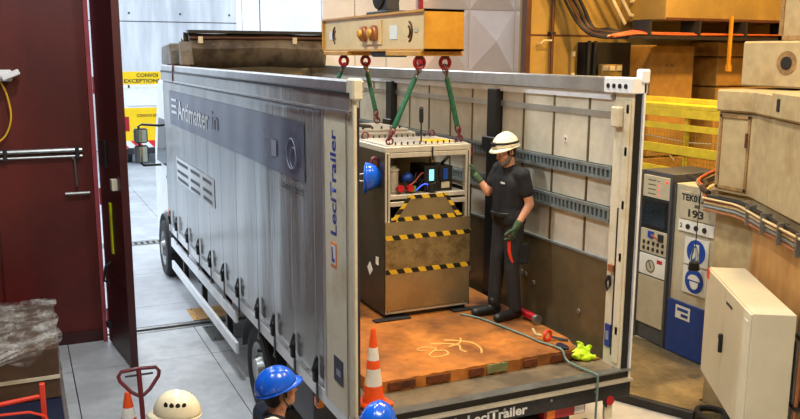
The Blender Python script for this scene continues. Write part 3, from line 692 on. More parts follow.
CX0, CX1, CY0, CY1, CZ0, CZ1 = -.25, .68, 1.80, 2.62, 1.345, 3.0
def profile(o, name, a, b):  # square aluminium profile with grooves
    mb = MB().box(*a, *b) if False else None
def crate(o_, x0, x1, y0, y1, z0, z1, front):
    p = .055
    def pr(nm, a, b, c, d, e, f):
        q = MB().box(a, b, c, d, e, f).build(nm, 'alu_profile', o_, bevel=.004); return q
    for (xa, ya) in ((x0, y0), (x1 - p, y0), (x0, y1 - p), (x1 - p, y1 - p)):
        u = pr('frame_upright', xa, xa + p, ya, ya + p, z0, z1 - p)
        MB().box(xa + .022, xa + .033, ya - .001, ya + .002, z0 + .02, z1 - p - .01).build('groove', 'steel_dark', u)
    for (ya) in (y0, y1 - p): pr('frame_beam', x0, x1, ya, ya + p, z1 - p, z1); pr('frame_beam', x0 + p, x1 - p, ya, ya + p, z0, z0 + .035)
    for xa in (x0, x1 - p): pr('frame_beam', xa, xa + p, y0 + p, y1 - p, z1 - p, z1)
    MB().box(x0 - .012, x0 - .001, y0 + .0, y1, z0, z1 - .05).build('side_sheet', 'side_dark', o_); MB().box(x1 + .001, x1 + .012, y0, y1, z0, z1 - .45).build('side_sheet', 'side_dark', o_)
    MB().box(x0 + p, x1 - p, y1 - .02, y1 - .01, z0, z1 - p).build('back_sheet', 'steel_brushed', o_)
    MB().box(x0 + .03, x1 - .03, y0 + .03, y1 - .03, z1, z1 + .012).build('lid', 'lid_grey', o_)
cr = thing('experiment_crate', 'tall metal-framed instrument crate with hazard tape hanging from green slings', 'crate', (.21, 2.2, CZ0))
crate(cr, CX0, CX1, CY0, CY1, CZ0, CZ1, True)
sh = MB().box(CX0 + .055, CX1 - .055, CY0 + .005, CY1 - .05, 2.49, 2.53).build('shelf', 'alu_profile', cr, bevel=.003)
for z in (2.42, ): MB().box(CX0 + .055, CX1 - .055, CY0, CY0 + .05, z, z + .045).build('frame_beam', 'alu_profile', cr, bevel=.003)
MB().box(CX0 + .055, CX1 - .055, CY0, CY0 + .05, 2.895, 2.94).build('frame_beam', 'alu_profile', cr, bevel=.003)
for (z0, z1, m) in ((2.105, 2.275, 'steel_brushed'), (1.765, 2.10, 'steel_stained'), (1.385, 1.76, 'steel_brushed')):
    s = MB().box(CX0, CX1, CY0 - .016, CY0 - .004, z0, z1).build('front_sheet', m, cr, bevel=.002)
for z in (2.095, 1.755): MB().box(CX0, CX1, CY0 - .020, CY0 - .016, z, z + .045).build('hazard_tape', 'hazard', cr)
tp = MB().prism([(CX0 + .05, 2.275), (CX1 - .09, 2.275), (CX1 - .27, 2.525), (CX0 + .25, 2.525)], CY0 - .012, CY0 - .004, 'y').build('trapezoid_guard', 'copper', cr)
tp.data.materials[0] = MATS['steel_brushed']
MB().box(CX0 + .06, CX1 - .1, CY0 - .017, CY0 - .012, 2.275, 2.315).build('hazard_tape', 'hazard', tp); MB().box(CX0 + .25, CX1 - .27, CY0 - .017, CY0 - .012, 2.49, 2.527).build('hazard_tape', 'hazard', tp)
MB().prism([(CX0 + .05, 2.275), (CX0 + .105, 2.275), (CX0 + .285, 2.525), (CX0 + .25, 2.525)], CY0 - .018, CY0 - .013, 'y').build('hazard_tape', 'hazard_steep', tp); MB().prism([(CX1 - .145, 2.275), (CX1 - .09, 2.275), (CX1 - .27, 2.525), (CX1 - .305, 2.525)], CY0 - .018, CY0 - .013, 'y').build('hazard_tape', 'hazard_steep', tp)
# equipment on the shelf
v = MB().lathe([(.055, 2.53), (.065, 2.54), (.065, 2.74), (.075, 2.75), (.075, 2.77), (.05, 2.775), (.05, 2.80)], 20, (CX0 + .15, 1.98, 0)).build('vacuum_vessel', 'alu_profile', cr, smooth=True)
for (a, b) in ((CX0 + .19, 1.87), (CX0 + .29, 1.86)):
    k = MB().lathe([(.02, -.03), (.035, -.03), (.035, .02), (.02, .03)], 14, (a, b, 2.585), 'y').build('valve_knob', 'red_paint', cr, smooth=True); MB().lathe([(.018, .02), (.018, .10)], 10, (a, b, 2.585), 'y').build('valve_stem', 'alu', k)
MB().box(CX0 + .31, CX0 + .36, 1.86, 1.96, 2.545, 2.60).build('terminal_block', 'lime', cr, bevel=.004).data.materials[0] = mat('green_box', (60, 140, 60), .5)
mb = MB().ell((CX0 + .34, 2.02, 2.66), (.06, .05, .055)); mb.build('blue_pump', 'sign_blue', cr, smooth=True)
for i, x0 in enumerate((CX0 + .45, CX0 + .62)):
    b = MB().box(x0, x0 + .155, 1.86 + i * .03, 2.2, 2.53, 2.79 - i * .01).build('controller_box', 'black', cr, bevel=.006)
    MB().box(x0 + .05, x0 + .10, 1.855 + i * .03, 1.86 + i * .03, 2.645, 2.755).build('display', 'display' if i == 0 else 'sign_blue', b)
    MB().box(x0 + .03, x0 + .12, 1.855 + i * .03, 1.86 + i * .03, 2.56, 2.62).build('connector_row', 'rack_light', b)
mb = MB()
for k in range(7):
    a = CX0 + .2 + k * .06; mb.tube(sp([(a, 1.9, 2.56 + .02 * (k % 3)), (a + .06, 1.86, 2.66 + .03 * math.sin(k)), (a + .13, 1.9, 2.62), (a + .2, 1.95, 2.72 - .02 * k % .1)], 4), .007, 5)
mb.build('wiring', 'cable_black', cr, smooth=True)['kind'] = 'stuff'
MB().tube(sp([(CX0 + .26, 1.86, 2.6), (CX0 + .33, 1.85, 2.64), (CX0 + .42, 1.87, 2.72), (CX0 + .5, 1.9, 2.7)]), .006, 6).build('orange_wire', 'cable_orange', cr, smooth=True)
MB().tube(sp([(CX0 + .36, 1.86, 2.56), (CX0 + .44, 1.84, 2.62), (CX0 + .52, 1.85, 2.58)]), .006, 6).build('blue_wire', 'glow_blue', cr, smooth=True)
MB().lathe([(.03, 2.53), (.045, 2.55), (.04, 2.62)], 12, (CX0 + .52, 1.84, 0)).build('cable_gland', 'black', cr)
MB().tube([(CX0 + .14, 2.0, 2.78), (CX0 + .2, 2.05, 2.88), (CX0 + .3, 2.1, 2.9)], .02, 8).build('hose', 'steel_gal', cr, smooth=True); MB().tube([(CX1 - .2, 2.05, 2.78), (CX1 - .14, 2.0, 2.86), (CX1 - .16, 2.1, 2.92)], .018, 8).build('hose', 'steel_gal', cr, smooth=True)
# lid bolts and stickers
mb = MB()
for k in range(13):
    for yy in (CY0 + .06, CY1 - .06): mb.lathe([(.009, CZ1 + .012), (.008, CZ1 + .04)], 6, (CX0 + .07 + k * .065, yy, 0))
mb.build('lid_bolts', 'steel_dark', cr)['kind'] = 'stuff'
MB().box(.30, .58, 1.95, 2.25, CZ1 + .013, CZ1 + .016).build('yellow_sticker', 'yellow_truck', cr)
MB().box(CX0 - .014, CX0 - .012, 1.93, 2.0, 1.82, 1.90).build('white_sticker', 'paper', cr); MB().obox((CX0 - .013, 2.15, 1.74), (0, .7, .7), (0, -.7, .7), (1, 0, 0), .05, .05, .002).build('diamond_sticker', 'paper', cr)
MB().box(CX0 + .02, CX1 - .02, CY0 + .03, CY1 - .03, 1.30, 1.345).build('base_skid', 'black', cr)
eyes = []
for (xx, yy) in ((-.16, 1.90), (.60, 1.90), (-.16, 2.52), (.60, 2.52)):
    MB().tube([(xx + .035 * math.cos(a), yy, CZ1 + .045 + .035 * math.sin(a)) for a in [k * PI / 6 for k in range(12)]], .009, 6, True).build('lifting_eye', 'red_dark', cr, smooth=True)
for (xx, yy, zz) in ((CX0 - .05, 1.95, 2.84), (CX1 + .045, 1.92, 2.92)):
    MB().tube([(xx + .03 * math.sin(a), yy, zz + .05 * math.cos(a)) for a in [k * PI / 6 for k in range(12)]], .014, 6, True).build('red_shackle', 'red_dark', cr, smooth=True)
# probe standing on the lid
pb = thing('probe_stick', 'thin black probe rod with fat grip standing on the crate lid', 'probe', (.25, 2.05, CZ1 + .012))
MB().tube([(.25, 2.05, 3.012), (.25, 2.05, 3.20)], .008).build('rod', 'black', pb); MB().lathe([(.016, 3.20), (.022, 3.22), (.022, 3.34), (.012, 3.36)], 12, (.25, 2.05, 0)).build('grip', 'black', pb); MB().tube([(.25, 1.79, 2.99), (.25, 1.79, 2.86)], .008).build('clip', 'black', pb)
# black mats under the crate
for i, (a, b, lab) in enumerate(((-.38, .0, 'black rubber mat under the left edge of the instrument crate'), (.48, .86, 'black rubber mat under the right edge of the instrument crate'))):
    t = thing('rubber_mat', lab, 'mat', ((a + b) / 2, 2.0, PZ)); MB().box(a, b, 1.72, 1.79, PZ + .001, PZ + .018).build('pad', 'rubber', t, bevel=.003); MB().box(a, b, 1.79, 1.82, PZ + .001, PZ + .011).build('pad_lip', 'rubber', t)
# blue helmet hung on the crate side
def helmet(name, m, parent=None, vents=False, band=None):
    """shell about the head centre; x is forward"""
    a, b, c = .138, .110, .128
    def fn(u, v):
        th = u * 2 * PI; ph = v * PI / 2
        rr = math.cos(ph)
        x, y, z = a * rr * math.cos(th), b * rr * math.sin(th), c * math.sin(ph)
        rid = .010 * math.exp(-(y / .022) ** 2) * max(0, math.sin(ph)) + .005 * math.exp(-((abs(y) - .05) / .01) ** 2) * max(0, math.sin(ph))
        return (x - .004, y, z + rid)
    def brim(u, v):
        th = u * 2 * PI; f = max(0, math.cos(th)); e = .006 + .034 * f ** 2
        k = v * e
        return ((a + k) * math.cos(th) - .004, (b + k * .9) * math.sin(th), -.006 * v - .018 * v * f + (.0 if v < 1 else -.004))
    o = MB().grid(fn, 40, 12).build(name, m, parent, smooth=True, thick=.005, world=False)
    MB().grid(brim, 40, 3).build('brim', m, o, smooth=True, thick=.006, world=False)
    if vents:
        for s in (-1, 1):
            for k in range(4):
                th = s * (1.2 + k * .32); ph = .62
                p = Vector((a * 1.01 * math.cos(ph) * math.cos(th), b * 1.01 * math.cos(ph) * math.sin(th), c * 1.01 * math.sin(ph)))
                MB().ell(p, (.014, .006, .02), Matrix.Rotation(th + PI / 2, 3, 'Z')).build('vent', 'black', o, smooth=True, world=False)
    else:
        for s in (-1, 1): MB().box(-.02, .02, s * .112 - .004, s * .112 + .004, .012, .03).build('slot_plug', m, o, world=False)
    if band:
        MB().grid(lambda u, v: ((a + .003) * math.cos(u * 2 * PI) * .97 - .004, (b + .003) * math.sin(u * 2 * PI) * .97, .03 + v * .022 + .012 * math.cos(u * 2 * PI)), 40, 1).build('head_strap', band, o, smooth=True, thick=.004, world=False)
        MB().box(.125, .16, -.025, .025, .03, .07).build('head_lamp', 'black', o, bevel=.008, world=False)
    return o
h = helmet('safety_helmet', 'helmet_blue'); h.location = (-.365, 1.97, 2.70); h.rotation_euler = (math.radians(90), math.radians(75), math.radians(55))
tag(h, 'blue safety helmet hanging sideways on the crate side behind the truck post', 'helmet')
MB().tube([(0, .10, 0), (0, .09, -.05), (0, .06, -.10), (0, 0, -.12), (0, -.06, -.10), (0, -.09, -.05), (0, -.1, 0)], .005, 6).build('chin_strap', 'paper', h, world=False)
# second unit behind
c2 = thing('experiment_crate', 'low second instrument frame behind the tall crate, only its lid showing', 'crate', (.1, 3.4, 1.3))
crate(c2, -.42, .62, 2.95, 3.9, 1.31, 3.02, False); MB().box(-.35, .55, 3.0, 3.85, 3.035, 3.06).build('lid_plate', 'alu_profile', c2, bevel=.004)
mb = MB()
for k in range(8): mb.lathe([(.012, 3.06), (.01, 3.09)], 6, (-.3 + k * .11, 3.05, 0))
mb.build('lid_bolts', 'steel_dark', c2)['kind'] = 'stuff'
for (xx, yy) in ((-.22, 3.72), (.48, 3.72)): MB().tube([(xx + .035 * math.cos(a), yy, 3.10 + .035 * math.sin(a)) for a in [k * PI / 6 for k in range(12)]], .009, 6, True).build('lifting_eye', 'red_dark', c2, smooth=True)
MB().tube([(-.3, 3.2, 3.07), (0.0, 3.15, 3.10), (.2, 3.25, 3.07)], .02, 8).build('hose', 'steel_dark', c2, smooth=True)

# ------------------------------------------------------------------ lifting beam
BX0, BX1, BY0, BY1, BZ0, BZ1 = .13, .55, 1.75, 4.65, 3.90, 4.29
bm_ = thing('lifting_beam', 'ochre steel lifting beam hanging over the truck from a black hook block', 'beam', (.34, 3.1, 3.9))
MB().box(BX0 + .03, BX1 - .03, BY0 + .012, BY1 - .012, BZ0 + .02, BZ1 - .02).build('web', 'crane_web', bm_)
MB().box(BX0, BX1, BY0, BY1, BZ1 - .022, BZ1).build('flange', 'crane_ochre', bm_); MB().box(BX0, BX1, BY0, BY1, BZ0, BZ0 + .022).build('flange', 'crane_ochre', bm_)
MB().box(BX0, BX1, BY0, BY0 + .02, BZ0, BZ1).build('end_plate', 'crane_ochre', bm_); MB().box(BX0, BX1, BY1 - .02, BY1, BZ0, BZ1).build('end_plate', 'crane_ochre', bm_)
for y in (1.80, 3.72): MB().box(BX0 - .02, BX1 + .02, y, y + .82, BZ0 - .045, BZ0).build('pad_plate', 'crane_ochre', bm_, bevel=.004)
def disc(x, y, z, r, m, nm, depth=.03, par=bm_): return MB().lathe([(r * .8, x - depth), (r, x - depth * .8), (r, x + .02)], 22, (0, y, z), 'x').build(nm, m, par, smooth=True)
jp = MB().box(BX0 + .012, BX0 + .03, 2.82, 3.40, BZ0 + .07, BZ1 - .06).build('boss_plate', 'crane_web', bm_, bevel=.004)
for y in (2.97, 3.25): disc(BX0 + .012, y, 4.09, .085, 'copper', 'pin_boss', .06, jp); disc(BX0 - .05, y, 4.09, .045, 'crane_ochre', 'pin', .03, jp)
for (y, s) in ((2.18, 1), (4.22, -1)):
    for rr in (.10, .055):
        MB().tube([(BX0 + .026, y - s * 0 + rr * math.cos(a), 4.09 + rr * math.sin(a)) for a in [-1.2 + k * 2.4 / 10 + (0 if s < 0 else PI) for k in range(11)]], .012, 6).build('arc_mark', 'brown_steel', bm_)
MB().box(BX0 + .024, BX0 + .03, 2.42, 2.62, 4.02, 4.16).build('data_plate', 'paper', bm_); MB().box(BX0 + .024, BX0 + .03, 4.35, 4.45, 4.04, 4.14).build('data_plate', 'paper', bm_)
MB().box(BX0 + .024, BX0 + .03, 1.95, 2.03, 4.08, 4.12).build('stamp', 'rack_light', bm_)
MB().prism([(2.75, BZ0), (3.35, BZ0), (3.28, BZ0 - .06), (2.82, BZ0 - .06)], BX0 + .1, BX1 - .1, 'x').build('belly_block', 'black', bm_, bevel=.01)
# hook block above
hb = thing('crane_hook', 'black crane hook block above the middle of the lifting beam', 'hook', (.34, 3.15, 4.29))
MB().box(.22, .46, 2.85, 3.42, 4.29, 4.33).build('seat_plate', 'black', hb, bevel=.01); MB().prism([(2.95, 4.33), (3.15, 4.33), (3.10, 4.60), (2.98, 4.55)], .26, .42, 'x').build('cheek', 'black', hb, bevel=.01)
MB().lathe([(.06, .22), (.15, .24), (.15, .30), (.11, .34), (.15, .38), (.15, .44), (.06, .46)], 20, (0, 3.14, 4.50), 'x').build('sheave', 'rubber', hb, smooth=True)
MB().tube([(.34, 3.3, 4.33), (.34, 3.34, 4.46), (.34, 3.28, 4.56), (.34, 3.2, 4.52)], .03, 8).build('hook', 'steel_dark', hb, smooth=True); MB().tube([(.30, 3.14, 4.5), (.30, 3.14, 8)], .012).tube([(.38, 3.14, 4.5), (.38, 3.14, 8)], .012).build('wire_rope', 'steel_dark', hb)
# shackles and slings
def sling(hx, hy, tx, ty, tz, lab):
    zt = BZ0 - .045
    s = thing('shackle', 'red bow shackle under the beam ' + lab, 'shackle', (hx, hy, zt - .15))
    MB().tube([(hx + .045 * math.cos(a), hy - .045 * math.cos(a) * .3, zt - .065 + .052 * math.sin(a)) for a in [PI * .15 + k * (PI * 1.7) / 12 - PI * .5 - PI * .15 - .55 for k in range(13)]], .02, 8).build('bow', 'red_paint', s, smooth=True)
    MB().tube([(hx + .045 * math.cos(a), hy - .045 * math.cos(a) * .3, zt - .065 + .052 * math.sin(a)) for a in [k * 2 * PI / 14 for k in range(14)]], .019, 8, True).build('ring', 'red_paint', s, smooth=True)
    MB().box(hx - .03, hx + .03, hy - .03, hy + .03, zt - .03, zt).build('lug', 'red_dark', s)
    g = thing('lifting_sling', 'green round sling with chain links ' + lab, 'sling', (tx, ty, tz))
    A = Vector((hx, hy, zt - .115)); B = Vector((tx, ty, tz)); d = (B - A)
    for k, (q, r) in enumerate(((.02, 0), (.10, 1), (.90, 0), (.97, 1))):
        c = A + d * q; t_ = d.normalized(); n = t_.orthogonal().normalized(); n = n if r else t_.cross(n)
        MB().tube([c + t_ * .05 * math.cos(a) + n * .026 * math.sin(a) for a in [j * PI / 6 for j in range(12)]], .009, 6, True).build('chain_link', 'chain' if q < .5 else 'red_dark', g, smooth=True)
    MB().tube([A + d * .13, A + d * .16, A + d * .84, A + d * .87], [.015, .027, .027, .015], 10).build('webbing', 'sling_green', g, smooth=True)
sling(.19, 1.98, -.16, 1.90, 3.08, 'to the front left of the tall crate')
sling(.47, 1.98, .60, 1.90, 3.08, 'to the front right of the tall crate')
sling(.19, 4.05, -.22, 3.72, 3.13, 'to the left of the rear instrument frame')
sling(.47, 4.05, .48, 3.72, 3.13, 'to the right of the rear instrument frame')

# ------------------------------------------------------------------ small things on the deck
def cone(loc, lab, h=.72, s=1.0, rz=0):
    t = thing('traffic_cone', lab, 'cone', loc, rz)
    MB().box(-.18 * s, .18 * s, -.18 * s, .18 * s, 0, .035).build('foot', 'cone_orange', t, bevel=.012, world=False)
    prof = lambda z: (.135 - (.135 - .028) * z / h) * s
    for (z0, z1, m) in ((.035, .20, 'cone_orange'), (.20, .36, 'cone_white'), (.36, .44, 'cone_orange'), (.44, .56, 'cone_white'), (.56, h, 'cone_orange')):
        z0, z1 = z0 * h / .72, z1 * h / .72 if z1 != h else h
        MB().lathe([(prof(z0), z0), (prof(z1), z1)], 24).build('sleeve', m, t, smooth=True, world=False)
    MB().lathe([(prof(h), h), (prof(h) * .8, h + .012)], 16).build('tip', 'cone_orange', t, world=False)
    return t
cone((-1.06, .16, 1.21), 'orange and white traffic cone standing on the truck deck', .60, .66, .2)
cone((-2.62, 2.62, 0), 'orange and white traffic cone beside the pallet truck handle', .62, 1, .1)
# lime glove bundle, strap reels
t = thing('work_vest', 'crumpled lime yellow vest bundle by the right rear post', 'vest', (.99, .33, D_))
vc = remesh(MB().ell((.02, .02, .05), (.11, .08, .05)).capsule((.06, .0, .05), (.02, .03, .15), .055, .018).capsule((.08, .02, .05), (.11, -.02, .12), .05, .015).ell((-.05, .05, .04), (.07, .05, .04)).capsule((.03, -.05, .03), (.13, -.06, .03), .03, .02), 'cloth', 'lime', t, .008, 2)
for v in vc.data.vertices:
    if v.co.z > .01: v.co.x += .008 * math.sin(v.co.z * 90 + v.co.y * 60); v.co.y += .008 * math.sin(v.co.x * 80 + v.co.z * 50)
MB().box(-.14, -.08, .02, .16, .10, .13).build('dark_trim', 'navy', t, world=False, bevel=.01)
MB().tube([(.10, -.06, .012), (.17, -.07, .012), (.18, -.01, .012), (.12, .0, .012)], .012, 6).build('brown_strap', 'copper', t, world=False)
t = thing('strap_reel', 'orange ratchet strap reel lying on the plate by the right wall', 'strap', (.86, .63, PZ))
MB().tube([(.045 * math.cos(a), .012 * math.cos(a), .05 + .045 * math.sin(a)) for a in [k * PI / 9 for k in range(18)]], .014, 8, True).build('ring', 'red_orange', t, smooth=True, world=False); MB().tube([(-.05, .02, .05), (-.09, .06, .06), (-.10, .1, .10)], .014, 6).build('lever', 'cable_cream', t, world=False); MB().tube([(.05, 0, .03), (.10, -.05, .02), (.16, -.10, .015)], .012, 6).build('tail', 'navy', t, world=False)
t = thing('floor_roller', 'small grey castor with red bracket by the wall behind the man', 'castor', (1.03, 1.06, PZ))
MB().lathe([(.03, -.02), (.05, -.018), (.05, .018), (.03, .02)], 18, (0, 0, .05), 'y').build('wheel', 'steel_gal', t, smooth=True, world=False); MB().box(-.03, .03, .03, .28, .03, .09).build('bracket', 'red_paint', t, bevel=.01, world=False)
# teal hose/strap across the plate and over the sill
t = thing('lashing_strap', 'long grey-green strap across the rusty plate and over the truck sill', 'strap', (.5, 1.0, PZ))
pp = [(.50, 1.62), (.60, 1.45), (.66, 1.22), (.70, 1.0), (.74, .8), (.76, .62), (.80, .48), (.82, .35)]
MB().tube(sp([(a, b, PZ + .014) for a, b in pp] + [(.83, .28, 1.235), (.86, .1, 1.222), (.88, -.06, 1.225), (.885, -.085, 1.17), (.88, -.085, .8), (.9, -.09, .4), (.88, -.10, .02)], 4), .010, 8).build('strap', 'cable_teal', t, smooth=True)

# ------------------------------------------------------------------ left foreground
bx = thing('wrapped_box', 'brown cardboard box under crumpled clear plastic wrap on a trolley', 'box', (-3.85, 4.45, .30))
MB().box(-4.5, -3.19, 3.58, 5.30, .302, .86).build('carton', 'cardboard', bx, bevel=.012); MB().box(-4.5, -3.185, 3.572, 5.31, .52, .56).build('tape', 'cream', bx)
MB().grid(lambda u, v: (-4.55 + u * 1.40 + .02 * math.sin(v * 17 + u * 5), 3.53 + v * 1.82, .895 + .022 * math.sin(u * 11 + 3 * math.sin(v * 7)) * math.sin(v * 13 + 2 * math.sin(u * 5)) + random.uniform(-.012, .012)), 60, 60).build('plastic_wrap', 'plastic', bx, smooth=True)
MB().grid(lambda u, v: (-4.3 + u * 1.0 - .2 * v, 3.53 - .03 * math.sin(v * 3) - .025 * abs(math.sin(u * 19 + v * 6)), .90 - v * (.30 + .16 * math.sin(u * 5 + .7))), 40, 16).build('plastic_fold', 'plastic', bx, smooth=True)
MB().grid(lambda u, v: (-3.175 + .012 * math.sin(u * 20 + v * 9), 3.55 + u * 1.75, .89 - v * (.28 + .1 * math.sin(u * 6))), 40, 10).build('plastic_fold', 'plastic', bx, smooth=True)
tr = thing('platform_trolley', 'flat trolley with navy deck and red-orange tube handle under the wrapped box', 'trolley', (-3.85, 4.1, 0))
MB().box(-4.6, -3.16, 2.95, 5.35, .24, .30).build('deck', 'navy', tr, bevel=.008); MB().box(-3.19, -3.145, 2.93, 5.37, .235, .305).build('deck_edge', 'alu', tr, bevel=.006); MB().box(-4.6, -3.15, 2.92, 2.955, .235, .305).build('deck_edge', 'alu', tr, bevel=.006)
MB().obox((-3.37, 3.12, .46), (1, 0, 0), (0, 1, 0), (0, 0, 1), .026, .026, .20).build('handle_post', 'red_orange', tr, bevel=.006); MB().tube([(-4.4, 3.1, .46), (-3.37, 3.12, .53)], .024, 10).build('handle_bar', 'red_orange', tr, smooth=True)
MB().tube([(-4.4, 2.98, .44), (-3.75, 2.98, .45), (-3.5, 2.97, .44), (-3.37, 2.97, .38), (-3.33, 2.97, .30)], .013, 8).build('handle_loop', 'red_orange', tr, smooth=True)
for x in (-4.45, -3.3):
    for y in (3.15, 5.1):
        c = MB().lathe([(.05, x - .02), (.09, x - .018), (.09, x + .018), (.05, x + .02)], 18, (0, y, .09), 'x').build('castor', 'rubber', tr, smooth=True); MB().box(x - .035, x + .035, y - .04, y + .04, .10, .24).build('fork', 'steel_gal', c)
# pallet truck
pj = thing('pallet_truck', 'dark red pallet truck with a looped steering handle', 'pallet truck', (-2.58, 1.55, 0))
lo = [(-2.745, 1.16), (-2.755, 1.20), (-2.73, 1.235), (-2.58, 1.245), (-2.43, 1.235), (-2.405, 1.20), (-2.415, 1.16), (-2.50, 1.06), (-2.56, 1.02), (-2.60, 1.02), (-2.66, 1.06)]
MB().tube([(a, 1.90 + (z - 1.1) * .35, z - .14) for a, z in lo], .017, 10, True).build('handle_loop', 'red_dark', pj, smooth=True)
MB().tube([(-2.58, 1.95, 1.095), (-2.58, 1.87, .88), (-2.58, 1.70, .35)], .022, 10).build('handle_shaft', 'red_dark', pj, smooth=True); MB().tube([(-2.70, 1.935, 1.05), (-2.46, 1.935, 1.05)], .010, 8).build('release_lever', 'steel_dark', pj)
MB().box(-2.70, -2.46, 1.45, 1.72, .12, .42).build('pump_body', 'red_dark', pj, bevel=.02)
for x in (-2.84, -2.48): MB().box(x, x + .16, .3, 1.47, .07, .13).build('fork', 'red_dark', pj, bevel=.01)
MB().lathe([(.04, -.12), (.1, -.12), (.1, .12), (.04, .12)], 18, (-2.58, 1.66, .1), 'x').build('steer_wheel', 'rubber', pj, smooth=True)
for x in (-2.76, -2.40): MB().lathe([(.02, -.05), (.04, -.05), (.04, .05), (.02, .05)], 14, (x, .45, .04), 'x').build('fork_roller', 'rubber', pj, smooth=True)
# ------------------------------------------------------------------ people (local frame: x forward, y to the person's left, z up)
def hand_shapes(mb, w_, d, n, thumb_side, curl=.5, s=1.0, grow=0.):
    """palm and five bent fingers; d = pointing direction, n = out of the palm (fingers curl towards it), thumb on +/- side"""
    w_, d, n = Vector(w_), Vector(d).normalized(), Vector(n).normalized(); n = (n - d * n.dot(d)).normalized(); b = d.cross(n) * thumb_side
    for k in (-.026, -.009, .009, .026): mb.capsule(w_ + b * k * .75 * s, w_ + d * .085 * s + b * k * s, .016 * s + grow, .014 * s + grow, 8, 3)
    for k, ln in ((-.031, .062), (-.0105, .078), (.0105, .084), (.031, .074)):
        p = w_ + d * .085 * s + b * k * s; ang = 0.; r = .0088 * s + grow
        for j, fr in enumerate((.45, .32, .25)):
            ang += curl * (.7, 1., .8)[j]; q = p + (d * math.cos(ang) + n * math.sin(ang)) * ln * fr * s
            mb.capsule(p, q, r, r * .93, 8, 3); p = q; r *= .93
    p = w_ + d * .025 * s + b * .03 * s
    for (dd, ln) in (((d * .6 + b * .75 + n * .25), .04), ((d * .85 + b * .35 + n * .4), .032), ((d * .9 + b * .1 + n * .5), .026)):
        q = p + Vector(dd).normalized() * ln * s; mb.capsule(p, q, .0115 * s + grow, .010 * s + grow, 8, 3); p = q

